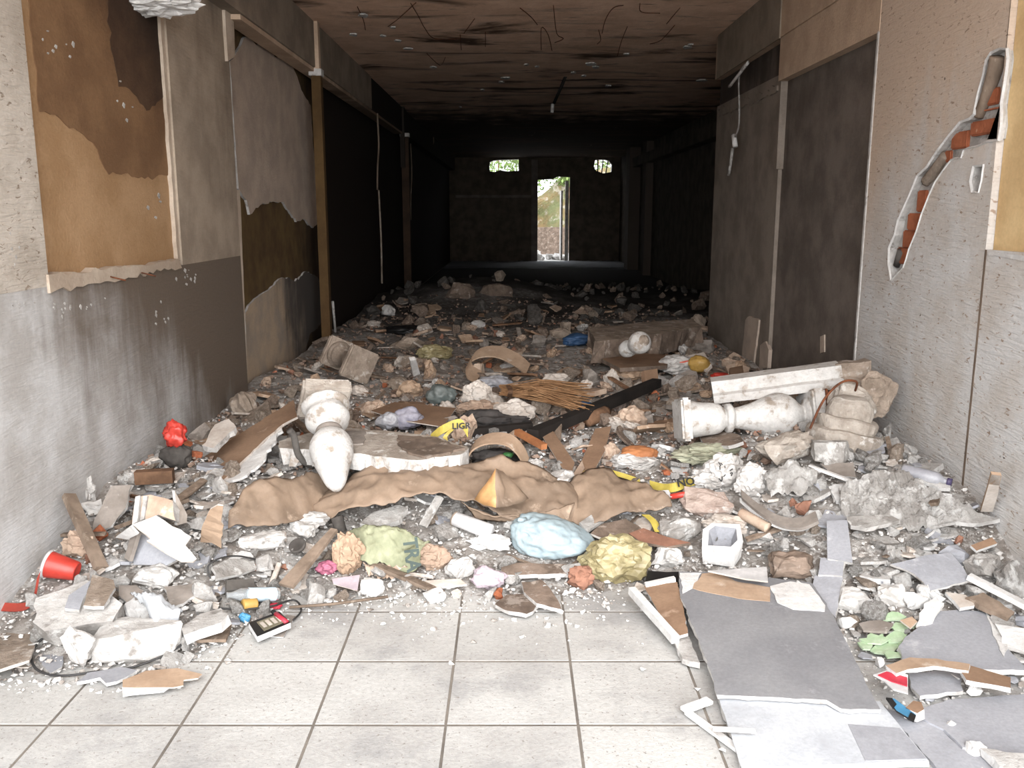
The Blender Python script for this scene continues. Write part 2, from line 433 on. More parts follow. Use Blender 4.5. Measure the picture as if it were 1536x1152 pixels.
def slab(name, label, cat, poly, thick, mat, edge=None, lift=.03, zs=None, jag=.0, plane=None, parent=None, rough=0, sub=0, group=None, key=None, occ=None, up=0.0, step=.03):
    SEED[0] += 1; rnd = random.Random(SEED[0])
    if plane is None:
        if zs is None: pts = [G(x, y, lift) for x, y in poly]
        elif isinstance(zs, (int, float)): pts = [PZ(x, y, zs) for x, y in poly]
        else: pts = [PZ(x, y, z) for (x, y), z in zip(poly, zs)]
        plane = fitplane(pts)
    c, n = plane
    if up: c = c + n * up; plane = (c, n)
    pts = [hit(x, y, plane) for x, y in poly]
    if jag: pts = jagged(pts, jag, rnd, step)
    V_, F_, mi = slab_from(pts, n, thick, edge is not None, rough, rnd if jag else None, sub)
    o = placed(name, V_, F_, [mat, edge or mat], label, cat, parent, mi=mi, group=group)
    if key: PLANES[key] = (plane, o)
    if parent is None:
        cc = sum(pts, Vector()) / len(pts)
        OCC.append((cc.x, cc.y, occ if occ is not None else min((p - cc).length for p in pts) * 1.1))
    return o

def rock_vf(seed, dims, npts=16, sub=1, rough=.06, boxy=.5):
    rnd = random.Random(seed); bm = bmesh.new()
    for i in range(npts):
        d = Vector((rnd.gauss(0, 1), rnd.gauss(0, 1), rnd.gauss(0, 1))).normalized()
        m = max(abs(d.x), abs(d.y), abs(d.z)); d = d.lerp(d / m, boxy) * rnd.uniform(.82, 1)
        bm.verts.new(d)
    r = bmesh.ops.convex_hull(bm, input=bm.verts[:])
    junk = [g for g in r['geom_interior'] if isinstance(g, bmesh.types.BMVert)]
    if junk: bmesh.ops.delete(bm, geom=junk, context='VERTS')
    if sub:
        bmesh.ops.triangulate(bm, faces=bm.faces[:])
        bmesh.ops.subdivide_edges(bm, edges=bm.edges[:], cuts=sub, use_grid_fill=True)
        off = Vector((seed * 1.7 % 50, seed * .3 % 50, 0))
        for v in bm.verts: v.co += v.co.normalized() * rough * (noise.noise(v.co * 2.6 + off) + .5 * noise.noise(v.co * 6 + off)) * 2
    bm.verts.index_update()
    V_ = [Vector((v.co.x * dims[0] / 2, v.co.y * dims[1] / 2, v.co.z * dims[2] / 2)) for v in bm.verts]
    F_ = [tuple(v.index for v in f.verts) for f in bm.faces]
    bm.free(); return V_, F_
def rock(name, label, cat, px, py, w, h, mat, seed, depth=.8, rotz=None, tilt=0.0, boxy=.5, rough=.07, sub=2, sink=.15, group=None, npts=18, lift=0.0, Y=None):
    """px,py: image centre, w,h: image size"""
    g = G(px, py + h * .42, lift) if Y is None else PY(px, py + h * .42, Y); s = (g - Vector((0, 0, H))).length
    W, Hh = w * s / FPX, h * s / FPX * .92
    V_, F_ = rock_vf(seed, (W, W * depth, Hh), npts, sub, rough, boxy)
    rnd = random.Random(seed + 5)
    R = Matrix.Rotation(rnd.uniform(-.5, .5) if rotz is None else rotz, 3, 'Z') @ Matrix.Rotation(tilt, 3, 'Y')
    V_ = [R @ v for v in V_]
    zmin = min(v.z for v in V_)
    o = obj(name, mesh(name, [v - Vector((0, 0, zmin + Hh * sink)) for v in V_], F_), mat, None, (g.x, g.y + W * depth * .3, g.z))
    tag(o, label, cat, group); OCC.append((o.location.x, o.location.y, W * .5)); return o
def crumple_vf(seed, dims, amp=.25, freq=2.2, sub=4, ridge=True, jit=0.0):
    jr = random.Random(seed); bm = bmesh.new(); bmesh.ops.create_icosphere(bm, subdivisions=sub, radius=1)
    off = Vector((seed * 3.1 % 90, seed * 1.3 % 70, seed * .7 % 50))
    for v in bm.verts:
        p = v.co.copy(); n1 = noise.noise(p * freq * .55 + off)
        n2 = abs(noise.noise(p * freq + off * 1.3)); n3 = abs(noise.noise(p * freq * 2.3 + off * 2))
        k = 1 + amp * (n1 * 1.2 + ((.35 - n2) * 1.3 + (.3 - n3) * .6 if ridge else 0))
        v.co = p * k * (1 + jr.uniform(-jit, jit)) + Vector((jr.uniform(-jit, jit), jr.uniform(-jit, jit), 0)) * .6
    bm.verts.index_update()
    V_ = [Vector((v.co.x * dims[0] / 2, v.co.y * dims[1] / 2, v.co.z * dims[2] / 2)) for v in bm.verts]
    F_ = [tuple(v.index for v in f.verts) for f in bm.faces]; bm.free(); return V_, F_
def crumple(name, label, cat, px, py, w, h, mat, seed, depth=.8, amp=.25, freq=2.2, rotz=0, tilt=0, sink=.2, sub=4, group=None, smooth=True, lift=0.0, ridge=True, jit=None):
    if jit is None:
        jit = 0.0
        if mat in ('paper', 'paper_tan', 'cardboard_pale', 'khaki_plastic', 'white_bag', 'green_pale'): jit, smooth, sub = .035, False, min(sub, 4)
    g = G(px, py + h * .42, lift); s = (g - Vector((0, 0, H))).length
    W, Hh = w * s / FPX, h * s / FPX * .95
    V_, F_ = crumple_vf(seed, (W, W * depth, Hh), amp, freq, sub, ridge, jit)
    R = Matrix.Rotation(rotz, 3, 'Z') @ Matrix.Rotation(tilt, 3, 'Y'); V_ = [R @ v for v in V_]
    zmin = min(v.z for v in V_)
    o = obj(name, mesh(name, [v - Vector((0, 0, zmin + Hh * sink)) for v in V_], F_, smooth), mat, None, (g.x, g.y + W * depth * .25, g.z))
    tag(o, label, cat, group); OCC.append((o.location.x, o.location.y, W * .45)); return o
def resample(pts, n):
    d = [0]
    for a, b in zip(pts, pts[1:]): d.append(d[-1] + (b - a).length)
    out = []
    for i in range(n):
        t = d[-1] * i / (n - 1); k = 0
        while k < len(d) - 2 and d[k + 1] < t: k += 1
        f = (t - d[k]) / max(1e-6, d[k + 1] - d[k]); out.append(pts[k].lerp(pts[k + 1], f))
    return out
def sheet(name, label, cat, top, bot, mat, nu=40, nv=14, bulge=.05, fold=.02, freq=7, thick=.004, seed=1, bumps=(), smooth=True, group=None, parent=None, edge_jag=.0):
    """top/bot: lists of (px,py,lift) over the rubble; a cloth stretched between both edges"""
    T = resample(spline([G(x, y, l) for x, y, l in top], 5), nu)
    B = resample(spline([G(x, y, l) for x, y, l in bot], 5), nu)
    rnd = random.Random(seed); off = Vector((seed * 2.3, seed * 1.1, 0))
    V_ = []
    for j in range(nv):
        t = j / (nv - 1)
        for i in range(nu):
            p = T[i].lerp(B[i], t)
            z = bulge * math.sin(math.pi * t) + fold * (noise.noise(p * freq + off) + .6 * (1 - 2 * abs(noise.noise(p * freq * 1.9 + off))) + .28 * (1 - 3 * abs(noise.noise(p * freq * 4.3 + off))))
            for bx_, by_, br, ba in bumps:
                d2 = ((p.x - bx_) ** 2 + (p.y - by_) ** 2) / br ** 2
                z += ba * math.exp(-d2)
            if j in (0, nv - 1) and edge_jag: p = p + Vector((0, rnd.gauss(0, edge_jag), 0))
            V_.append(p + Vector((0, 0, z)))
    n = len(V_)
    V_ += [v - Vector((0, 0, thick)) for v in V_]
    F_ = []
    for j in range(nv - 1):
        for i in range(nu - 1):
            a = j * nu + i
            F_.append((a, a + nu, a + nu + 1, a + 1)); F_.append((n + a, n + a + 1, n + a + nu + 1, n + a + nu))
    for i in range(nu - 1):
        F_.append((i, i + 1, n + i + 1, n + i)); a = (nv - 1) * nu + i; F_.append((a + 1, a, n + a, n + a + 1))
    for j in range(nv - 1):
        a = j * nu; F_.append((a + nu, a, n + a, n + a + nu)); a = j * nu + nu - 1; F_.append((a, a + nu, n + a + nu, n + a))
    o = placed(name, V_, F_, mat, label, cat, parent, smooth, group=group)
    return o
def band(name, pts, widthvec, thick, mat, label=None, cat=None, parent=None, sp=5, group=None):
    """ribbon along pts, widthvec: vector or list"""
    q = spline(pts, sp); V_ = []; n = len(q)
    for i, p in enumerate(q):
        t = (q[min(i + 1, n - 1)] - q[max(i - 1, 0)]).normalized()
        w = widthvec(i / (n - 1)) if callable(widthvec) else Vector(widthvec)
        nn = t.cross(w).normalized() * thick / 2
        V_ += [p - w / 2 - nn, p + w / 2 - nn, p + w / 2 + nn, p - w / 2 + nn]
    F_ = [(0, 1, 2, 3), tuple((n - 1) * 4 + k for k in (3, 2, 1, 0))]
    for i in range(n - 1):
        for k in range(4): F_.append((i * 4 + (k + 1) % 4, i * 4 + k, (i + 1) * 4 + k, (i + 1) * 4 + (k + 1) % 4))
    return placed(name, V_, F_, mat, label, cat, parent, False, group=group)
def lathe_vf(prof, n=28):
    V_, F_ = [], []
    for r, z in prof:
        for k in range(n): a = 2 * math.pi * k / n; V_.append(Vector((r * math.cos(a), r * math.sin(a), z)))
    m = len(prof)
    for i in range(m - 1):
        for k in range(n): F_.append((i * n + k, i * n + (k + 1) % n, (i + 1) * n + (k + 1) % n, (i + 1) * n + k))
    F_.append(tuple(range(n))[::-1]); F_.append(tuple((m - 1) * n + k for k in range(n)))
    return V_, F_
def axis_mat(p0, p1, roll=0):
    a = (Vector(p1) - Vector(p0)).normalized(); a, r, u = frame_of(a)
    M = Matrix((r, u, a)).transposed() @ Matrix.Rotation(roll, 3, 'Z'); return M
def on_axis(name, vf, p0, p1, mat, parent=None, roll=0, smooth=True, label=None, cat=None, mi=None, occ=0):
    M = axis_mat(p0, p1, roll); p0 = Vector(p0)
    V_ = [p0 + M @ Vector(v) for v in vf[0]]
    return placed(name, V_, vf[1], mat, label, cat, parent, smooth, mi, occ=occ)
def text_mesh(s, size, depth=.0005):
    cu = bpy.data.curves.new('lettering', 'FONT'); cu.body = s; cu.size = size; cu.extrude = depth; cu.align_x = 'CENTER'; cu.align_y = 'CENTER'
    cu.resolution_u = 2; cu.offset = size * .028
    t = bpy.data.objects.new('lettering_tmp', cu); C.objects.link(t)
    bpy.context.view_layer.update()
    me = bpy.data.meshes.new_from_object(t.evaluated_get(bpy.context.evaluated_depsgraph_get()))
    bpy.data.objects.remove(t, do_unlink=True); bpy.data.curves.remove(cu)
    return me
def text_on(name, s, size, origin, xdir, nrm, mat, parent):
    """lettering lying on a surface: xdir = reading direction, nrm = surface normal"""
    me = text_mesh(s, size)
    x = Vector(xdir).normalized(); n = Vector(nrm).normalized(); y = n.cross(x).normalized(); x = y.cross(n)
    M = Matrix((x, y, n)).transposed()
    for v in me.vertices: v.co = (M @ v.co) + Vector(origin) - parent.location
    return obj(name, me, mat, parent)

# ================================================================== THE SETTING
XL, XR, CZ, YB, XRR = -1.9, 2.05, 3.27, 29.0, 3.45
def S(o): o['kind'] = 'structure'; return o
# floor with single paving tiles in front
floor = S(box('floor', -2.3, 3.8, 1.2, YB + .3, -.25, -.0018, 'floor_base'))
tv, tf = box_vf(-.2020, .2020, -.1938, .1938, -.05, 0)
tme = mesh('paving_tile', tv, tf)
bm = bmesh.new(); bm.from_mesh(tme)
bmesh.ops.bevel(bm, geom=[e for e in bm.edges if e.verts[0].co.z > -.01 and e.verts[1].co.z > -.01], offset=.0009, segments=1, affect='EDGES')
bm.to_mesh(tme); bm.free()
rnd = random.Random(4)
for j in range(6):
    for i in range(-5, 6):
        o = obj('paving_tile', tme, 'tile', floor, (0.0 + i * .413 + .0, 1.92 + j * .4, rnd.uniform(-.0006, .0)))
        o.rotation_euler = (0, 0, rnd.uniform(-.004, .004))
# street behind the camera
S(box('trim_1', -14, 14, -16, 1.2, -.3, -.03, 'street'))
# ---- left wall
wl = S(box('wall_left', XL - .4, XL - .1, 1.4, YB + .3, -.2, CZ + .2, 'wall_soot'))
# recess wall continues; front layers
box('dado', XL - .1, XL, 1.4, 6.28, -.2, 1.27, 'wall_left_low', wl)
box('pier', XL - .1, XL + .001, 1.4, 3.66, 1.27, CZ, 'wall_left_front', wl)
box('pier', XL - .1, XL, 5.17, 6.28, 1.27, CZ, 'wall_left_pillar', wl)
box('infill_panel', XL - .09, XL - .035, 3.62, 5.2, 1.2, CZ, 'wall_left_panel', wl)
# broken sill strip
def wallpoly(name, poly, X, nrm, thick, mat, parent, edge=None, jag=0, seed=1, step=.05, dx=0):
    pts = [PX(x, y, X) for x, y in poly]
    if jag:
        r = random.Random(seed); out = []
        for i, p in enumerate(pts):
            q = pts[(i + 1) % len(pts)]; d = q - p; k = max(1, int(d.length / step)); out.append(p)
            nn = Vector((0, -d.z, d.y)).normalized()
            for jj in range(1, k): out.append(p + d * (jj / k) + nn * r.gauss(0, jag))
        pts = out
    V_, F_, mi = slab_from(pts, Vector(nrm), thick, edge is not None)
    return placed(name, V_, F_, [mat, edge or mat], parent=parent, mi=mi)
LN, RN = (1, 0, 0), (-1, 0, 0)
wallmat('panel_soot', (92, 72, 56), (76, 58, 46), (46, 36, 30), (4.5, .5), (2.1, .7), -.4, False, 0, None, .9)
wallmat('panel_brown', (138, 108, 80), (120, 92, 68), (58, 44, 36), (4.5, .5), (2.0, .9), -.45, False, 0, None, .9)
wallpoly('old_paint_layer', [(40, -20), (237, -20), (252, 150), (262, 268), (243, 262), (218, 268), (188, 260), (164, 262), (150, 238), (140, 214), (112, 192), (84, 172), (60, 168), (52, 90)], XL - .031, LN, .006, 'panel_brown', wl, jag=.007, seed=31, step=.04)
wallpoly('old_paint_layer', [(160, -20), (237, -20), (250, 140), (225, 165), (200, 140), (178, 130), (165, 60)], XL - .029, LN, .006, 'panel_soot', wl, jag=.01, seed=32, step=.04)
r_ = random.Random(61)
for (cx_, cy_, sx_, sy_, n_) in [(110, 462, 45, 10, 16), (30, 460, 22, 8, 6), (285, 415, 18, 16, 12), (240, 470, 14, 30, 8), (95, 70, 35, 40, 8), (240, 300, 10, 40, 4), (190, 160, 40, 60, 5), (20, 380, 14, 30, 6)]:
    for _ in range(n_):
        x_, y_ = cx_ + r_.gauss(0, sx_ * .5), cy_ + r_.gauss(0, sy_ * .5); k_ = r_.uniform(.8, 2.0); h_ = k_ * r_.uniform(.8, 2.6)
        wallpoly('paint_chip', [(x_ - k_, y_), (x_ - k_ * .3, y_ - h_), (x_ + k_, y_ - h_ * .4), (x_ + k_ * .6, y_ + h_)], XL + (.002 if y_ > 400 or x_ < 50 else -.027), LN, .004, 'plaster', wl)
wallpoly('window_sill', [(73, 412), (120, 410), (200, 398), (268, 388), (273, 402), (230, 410), (150, 425), (76, 440)], XL + .012, LN, .05, 'wall_left_ledge', wl, jag=.008, seed=3)
wallpoly('edge_strip', [(240, 20), (247, 25), (273, 390), (267, 390)], XL - .012, LN, .03, 'wall_left_ledge', wl, jag=.003, seed=5)
for i, (x, y) in enumerate([(165, 415), (212, 409)]):
    p = PX(x, y, XL + .01); tube('nail', [p, p + Vector((.06, .03, -.02))], .004, 'rust', parent=wl, n=6)
# peeled plaster in the second bay
wallpoly('plaster_sheet', [(345, 92), (352, 85), (368, 55), (380, 62), (385, 68), (405, 62), (412, 85), (436, 92), (446, 115), (452, 135), (466, 158), (470, 220), (476, 265), (481, 310), (478, 335), (470, 342), (462, 335), (455, 328), (445, 333), (436, 320), (425, 303), (410, 302), (390, 308), (375, 322), (370, 300), (358, 283)], XL - .078, LN, .02, 'plaster_sooty', wl, edge='plaster', jag=.006, seed=7)
wallpoly('plaster_sheet', [(368, 470), (380, 452), (395, 440), (412, 428), (420, 418), (432, 416), (442, 422), (448, 420), (455, 410), (460, 407), (470, 412), (476, 415), (483, 430), (487, 450), (487, 470), (480, 488), (466, 500), (460, 520), (456, 555), (372, 600)], XL - .08, LN, .018, 'plaster_stain', wl, edge='plaster', jag=.006, seed=8)
wallpoly('edge_strip', [(354, 285), (360, 285), (372, 585), (367, 585)], XL - .001, LN, .05, 'wall_left_ledge', wl, jag=.003, seed=9)
wallpoly('door_lath', [(337, 8), (350, 12), (353, 85), (342, 92)], XL + .02, LN, .04, 'wall_left_ledge', wl, jag=.002, seed=10)
# beam along the left, with plaster ledge below
S(box('trim_2', XL - .1, XL + .1, 1.9, 11.9, 2.87, CZ, 'beam_grey'))
tr2 = bpy.data.objects['trim_2']
box('beam_end', XL - .1, XL + .085, 11.9, YB, 2.87, CZ, 'wall_soot', tr2)
box('ledge', XL - .05, XL + .085, 6.3, 15.2, 2.835, 2.868, 'lintel_tan', tr2)
box('batten', XL + .05, XL + .135, 8.54, 8.62, 2.86, CZ, 'lintel_tan', tr2)
box('batten', XL + .05, XL + .12, 15.2, 15.36, 2.3, CZ, 'beam_grey', tr2)
# posts on the left wall
def post(y, w, d, z1, mats, label):
    e = empty('timber_post', (XL + .055, y, 0), label, 'post')
    zs_ = [-.02, .55, 1.35, 2.2, z1]
    for k in range(4):
        v, f = box_vf(0, d, -w / 2, w / 2, zs_[k], zs_[k + 1]); obj('post_section', mesh('post_section', v, f), mats[k], e)
    v, f = box_vf(-.02, d + .012, -w / 2 - .012, w / 2 + .012, z1 - .06, z1); obj('collar', mesh('collar', v, f), 'plaster', e)
    return e
nmat('wood_brown_dark', (66, 50, 38), (50, 38, 30), 6)
wallmat('post_ochre', (92, 72, 46), (78, 60, 39), (60, 38, 28), (9, .0), (1.3, -.35), -.35, True, 0)
post(8.6, .09, .085, 2.86, ['post_ochre', 'post_ochre', 'post_ochre', 'post_ochre'], 'ochre and rust painted post beside the peeling grey plaster sheet')
post(15.35, .12, .12, 2.86, ['wood_brown_dark'] * 4, 'dim brown post deep in the hall on the left wall')
for (x0, y0, x1, y1, nm, lb) in [(566, 170, 567, 285, 'hanging_wire', 'pale wire hanging down from the left beam ledge'), (616, 215, 618, 330, 'hanging_wire', 'thin grey wire hanging behind the far brown post'), (650, 205, 651, 225, 'hanging_wire', 'shortest grey wire hanging by the far left corner')]:
    a = PX(x0, y0, XL + .09); b = PX(x1, y1, XL + .06); b.y = a.y
    tube(nm, [a, a.lerp(b, .4) + Vector((.02, 0, 0)), a.lerp(b, .7) + Vector((.0, .03, 0)), b], .013, 'wood_grey', lb, 'wire', sp=4, n=6)
a = PX(568, 285, XL + .03); b = PX(573, 425, XL + .03)
tube('conduit_pipe', [a, a.lerp(b, .5) + Vector((.01, 0, 0)), b], .014, 'concrete_tan', 'pale vertical conduit on the sooty left wall', 'conduit', sp=3, n=6)
a = PX(499, 452, XL + .12); b = PX(503, 498, XL + .12)
tube('pipe_stub', [a, b], .013, 'plaster', 'short pale pipe stub at the foot of the ochre post', 'pipe', n=6)
# ---- right wall
wr = S(box('wall_right', XR + .10, XR + .4, 1.4, 9.42, -.2, CZ + .2, 'brick_orange'))
def plate(name, outer, holes, nrm, thick, mats, parent):
    bm = bmesh.new(); nrm = Vector(nrm); loops = [outer] + holes; es = []; es2 = []; tl = []
    for lp in loops:
        t = [bm.verts.new(p) for p in lp]; b = [bm.verts.new(Vector(p) - nrm * thick) for p in lp]; tl.append((t, b))
        for i in range(len(lp)): es.append(bm.edges.new((t[i], t[(i + 1) % len(lp)])))
    bmesh.ops.triangle_fill(bm, use_beauty=True, edges=es, normal=nrm)
    for li, (t, b) in enumerate(tl):
        for i in range(len(t)):
            f = bm.faces.new((t[i], b[i], b[(i + 1) % len(t)], t[(i + 1) % len(t)])); f.material_index = 1 if li else 0
    bmesh.ops.recalc_face_normals(bm, faces=bm.faces[:])
    bm.verts.index_update()
    V_ = [v.co.copy() for v in bm.verts]; F_ = [tuple(v.index for v in f.verts) for f in bm.faces]; mi = [f.material_index for f in bm.faces]; bm.free()
    return placed(name, V_, F_, mats, parent=parent, mi=mi)
def c6(x, y): return (1320 + x * .3298, 40 + y * .3298)
groove = [(550, 95), (572, 110), (580, 150), (565, 210), (558, 270), (545, 360), (548, 400), (546, 450), (540, 515), (490, 510), (450, 530), (400, 545), (385, 560), (372, 590), (345, 595), (320, 600), (280, 660), (250, 705), (220, 770), (190, 850), (165, 920), (135, 1000), (120, 1060), (105, 1090), (75, 1120), (55, 1145), (45, 1080), (45, 1010), (70, 950), (85, 890), (105, 840), (140, 760), (170, 690), (215, 640), (260, 575), (320, 510), (370, 440), (410, 420), (435, 400), (455, 300), (470, 220), (485, 160), (510, 120)]
r_ = random.Random(6)
gv = [PX(*c6(x, y), XR) + Vector((0, r_.gauss(0, .004), r_.gauss(0, .004))) for x, y in groove]
niche = [PX(*c6(x, y), XR) for x, y in [(430, 640), (470, 635), (462, 700), (450, 752), (425, 745), (418, 700)]]
SEAM, PBOT = 3.89, 1.41
outer = [(XR, SEAM, -.2), (XR, 5.24, -.2), (XR, 5.245, .6), (XR, 5.235, 1.2), (XR, 5.25, 1.7), (XR, 5.24, 2.4), (XR, 5.24, CZ), (XR, SEAM, CZ), (XR, SEAM, 2.2), (XR, SEAM, PBOT)]
plate('plaster_face', [Vector(p) for p in outer], [gv, niche], RN, .04, ['wall_right_front', 'plaster'], wr)
# white rim of broken plaster round the channel
def rim(name, loop, w, mat, parent):
    c = sum(loop, Vector()) / len(loop); n = len(loop); V_ = []; F_ = []; rr = random.Random(2)
    for i, p in enumerate(loop):
        t = (loop[(i + 1) % n] - loop[i - 1]).normalized(); o_ = Vector((0, t.z, -t.y))
        k = w * rr.uniform(.5, 1.5)
        V_ += [p + Vector((-.001, 0, 0)), p + o_ * k + Vector((-.007, 0, 0)), p + o_ * k * 1.3 + Vector((.004, 0, 0)), p + Vector((.02, 0, 0)) - o_ * .003]
    for i in range(n):
        j = (i + 1) % n
        for k in range(4): F_.append((i * 4 + k, i * 4 + (k + 1) % 4, j * 4 + (k + 1) % 4, j * 4 + k))
    return placed(name, V_, F_, mat, parent=parent)
rim('broken_rim', gv[::-1], -.008, 'plaster_white', wr); rim('broken_rim', niche[::-1], -.008, 'plaster_white', wr)
# mortar bed and bricks laid bare in the channel
box('seam_fill', XR - .001, XR + .05, SEAM - .013, SEAM + .004, -.1, PBOT, 'wood_grey', wr)
box('mortar_bed', XR + .035, XR + .10, 3.87, 5.23, -.1, CZ, 'plaster', wr)
bk = [((1376, 318), (1392, 285), .03), ((1362, 345), (1385, 320), .03), ((1355, 372), (1377, 346), .03), ((1346, 395), (1365, 372), .03),
      ((1478, 160), (1500, 130), .03), ((1470, 130), (1486, 110), .03), ((1455, 205), (1500, 175), .012), ((1428, 225), (1455, 195), .03), ((1447, 180), (1475, 160), .03), ((1410, 245), (1430, 225), .035), ((1455, 172), (1500, 160), .03)]
for (xa, ya), (xb, yb), dd in bk:
    a = PX(xa, ya, XR + dd); b = PX(xb, yb, XR + dd)
    dd = dd * .7
    box('brick', XR + dd, XR + .09, min(a.y, b.y), max(a.y, b.y), min(a.z, b.z), max(a.z, b.z), 'brick_orange', wr, bevel=.006)
tube('conduit', [PX(1497, 85, XR + .01), PX(1490, 115, XR + .015), PX(1478, 150, XR + .02), PX(1470, 172, XR + .03)], [.034, .032, .026, .03], 'wood_grey', parent=wr, sp=5, n=10)
tube('conduit', [PX(1420, 232, XR + .03), PX(1402, 258, XR + .025), PX(1390, 272, XR + .03)], [.026, .03, .028], 'concrete_tan', parent=wr, sp=5, n=10)
tube('conduit_end', [PX(1352, 376, XR + .02), PX(1346, 398, XR + .03)], .022, 'dark_grey', parent=wr, n=8)
tube('socket', [PX(1474, 252, XR + .05), PX(1467, 286, XR + .05)], .018, 'rust', parent=wr, n=8)
box('plaster_face', XR, XR + .1, 1.4, SEAM - .012, -.2, PBOT, 'wall_right_front', wr)
box('infill_panel', XR + .03, XR + .1, 1.4, SEAM - .005, PBOT, CZ, 'wall_right_panel', wr)
wallpoly('window_sill', [(1481, 378), (1536, 384), (1600, 390), (1600, 400), (1536, 392), (1482, 384)], XR - .004, RN, .05, 'plaster_white', wr, jag=.004, seed=12)
# dark blocked doorway, lintel, next pier
box('blocked_doorway', XR + .065, XR + .1, 5.2, 7.2, -.2, 2.6, 'wall_right_dark', wr)
box('lintel', XR - .004, XR + .1, 5.24, 7.15, 2.555, 2.9, 'lintel_tan', wr)
box('door_jamb', XR - .006, XR + .07, 5.24, 5.262, -.2, 2.56, 'plaster', wr)
box('door_jamb', XR + .012, XR + .07, 7.13, 7.165, 1.9, 2.6, 'wall_right_mid', wr)
box('pier', XR + .035, XR + .1, 7.16, 9.4, -.2, 2.62, 'wall_right_mid', wr)
box('recess_panel', XR + .06, XR + .1, 7.16, 9.4, 2.6, 2.9, 'wall_right_dark', wr)
wallpoly('broken_ledge', [(1075, 165), (1110, 150), (1140, 140), (1165, 128), (1165, 136), (1140, 150), (1115, 160), (1077, 176)], XR + .02, RN, .03, 'wall_right_mid', wr, jag=.01, seed=13, step=.06)
S(box('trim_3', XR - .02, XR + .1, 1.9, 9.3, 2.87, CZ, 'lintel_tan'))
box('beam_face', XR - .03, XR - .018, 7.1, 9.2, 2.86, CZ - .001, 'beam_grey', bpy.data.objects['trim_3'])
wallpoly('plaster_strip', [(1114, 520), (1118, 480), (1124, 474), (1138, 480), (1136, 500), (1130, 545), (1112, 548)], XR + .02, RN, .03, 'plaster_sooty', wr, jag=.004, seed=14)
wallpoly('plaster_strip', [(1139, 545), (1140, 518), (1148, 512), (1153, 525), (1151, 552), (1138, 552)], XR + .02, RN, .03, 'plaster_sooty', wr, jag=.004, seed=15)
wallpoly('socket_plate', [(1230, 505), (1236, 502), (1236, 528), (1230, 530)], XR + .055, RN, .03, 'plaster_sooty', wr)
# hanging cables by the pier
hc = empty('hanging_cable', PX(1110, 260, XR - .06), 'pale broken cable with white clip dangling from the right beam', 'cable')
tube('cable', [PX(1122, 92, XR - .04), PX(1109, 112, XR - .06), PX(1109, 165, XR - .05), PX(1108, 190, XR - .05), PX(1103, 205, XR - .05)], .008, 'concrete', parent=hc, sp=5, n=6)
tube('cable', [PX(1122, 94, XR - .04), PX(1108, 112, XR - .08), PX(1094, 130, XR - .09)], .014, 'plaster', parent=hc, sp=4, n=6)
tube('clip', [PX(1101, 203, XR - .05), PX(1103, 220, XR - .05)], .024, 'plaster_white', parent=hc, n=6)
tube('cable', [PX(1099, 222, XR - .05), PX(1096, 245, XR - .05), PX(1093, 263, XR - .05)], .014, 'concrete', parent=hc, n=6)
# rear part of the hall
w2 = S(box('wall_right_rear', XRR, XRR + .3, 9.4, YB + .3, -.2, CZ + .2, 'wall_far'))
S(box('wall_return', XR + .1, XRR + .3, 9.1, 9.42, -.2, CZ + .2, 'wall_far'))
box('pilaster', XRR - .3, XRR, 24.5, 25.2, -.1, CZ, 'wall_right_mid', w2)
box('pilaster', XRR - .18, XRR, 22.3, 22.9, -.1, CZ, 'wall_right_mid', w2)
box('cornice', XRR - .22, XRR, 9.42, 24.5, 2.75, 2.98, 'wall_far', w2)
# back wall with door hole and two vents
outer = [Vector(p) for p in [(-2.2, YB, -.2), (.82, YB, -.2), (.82, YB, 2.58), (1.3, YB, 2.6), (1.45, YB, 2.68), (1.85, YB, 2.66), (1.84, YB, 1.2), (1.85, YB, -.2), (3.75, YB, -.2), (3.75, YB, CZ + .2), (-2.2, YB, CZ + .2)]]
def bw(x, y): return PY(x, y, YB)
h1 = [bw(*p) for p in [(734, 250), (735, 243), (740, 241), (748, 240), (778, 239), (778, 256), (760, 257), (750, 255), (742, 258), (735, 257)]]
h2 = [bw(*p) for p in [(893, 240), (905, 239), (913, 241), (918, 247), (917, 258), (905, 260), (894, 256), (891, 250)]]
wb = empty('wall_back', (0, YB, 0), kind='structure')
pl = plate('back_face', outer, [h1, h2], (0, -1, 0), .28, ['wall_far', 'plaster'], wb)
box('jamb_strip', .62, .82, -.03, .02, -.1, 3.2, 'wall_right_dark', wb)
box('cross_rail', -1.8, .6, -.03, 0, 2.02, 2.1, 'wall_right_dark', wb)
for i in range(3): tube('vent_bar', [bw(897 + i * 8, 238) - wb.location + Vector((0, .1, 0)), bw(897 + i * 6, 261) - wb.location + Vector((0, .1, 0))], .02, 'dark_grey', None, None, None, n=5).parent = wb
# ceiling
ce = S(box('ceiling', -2.4, 3.8, 0.9, YB + .3, CZ, CZ + .3, 'ceiling_soot'))  # unseen front end extended as an overhang to shade the near rubble
def CP(x, y, dz=.008): return PZ(x, y, CZ - dz)
wires = [[(616, 5), (628, 25), (637, 42), (652, 58), (690, 58)], [(624, 4), (600, 26), (582, 40)], [(830, 8), (835, 50), (845, 58), (832, 64)], [(812, 75), (812, 42), (822, 52), (828, 76)], [(935, 8), (920, 12), (908, 30), (903, 50)], [(898, 45), (901, 60), (896, 66)], [(941, 40), (932, 62), (926, 84)], [(960, 5), (962, 18), (990, 20)], [(1012, 38), (992, 60), (975, 66)], [(780, 12), (796, 25), (806, 37)], [(690, 52), (692, 75)], [(712, 28), (696, 50)], [(728, 48), (728, 70)], [(536, 10), (545, 30), (548, 45)], [(1020, 12), (1008, 26), (1000, 36)], [(640, 80), (660, 98), (668, 86)]]
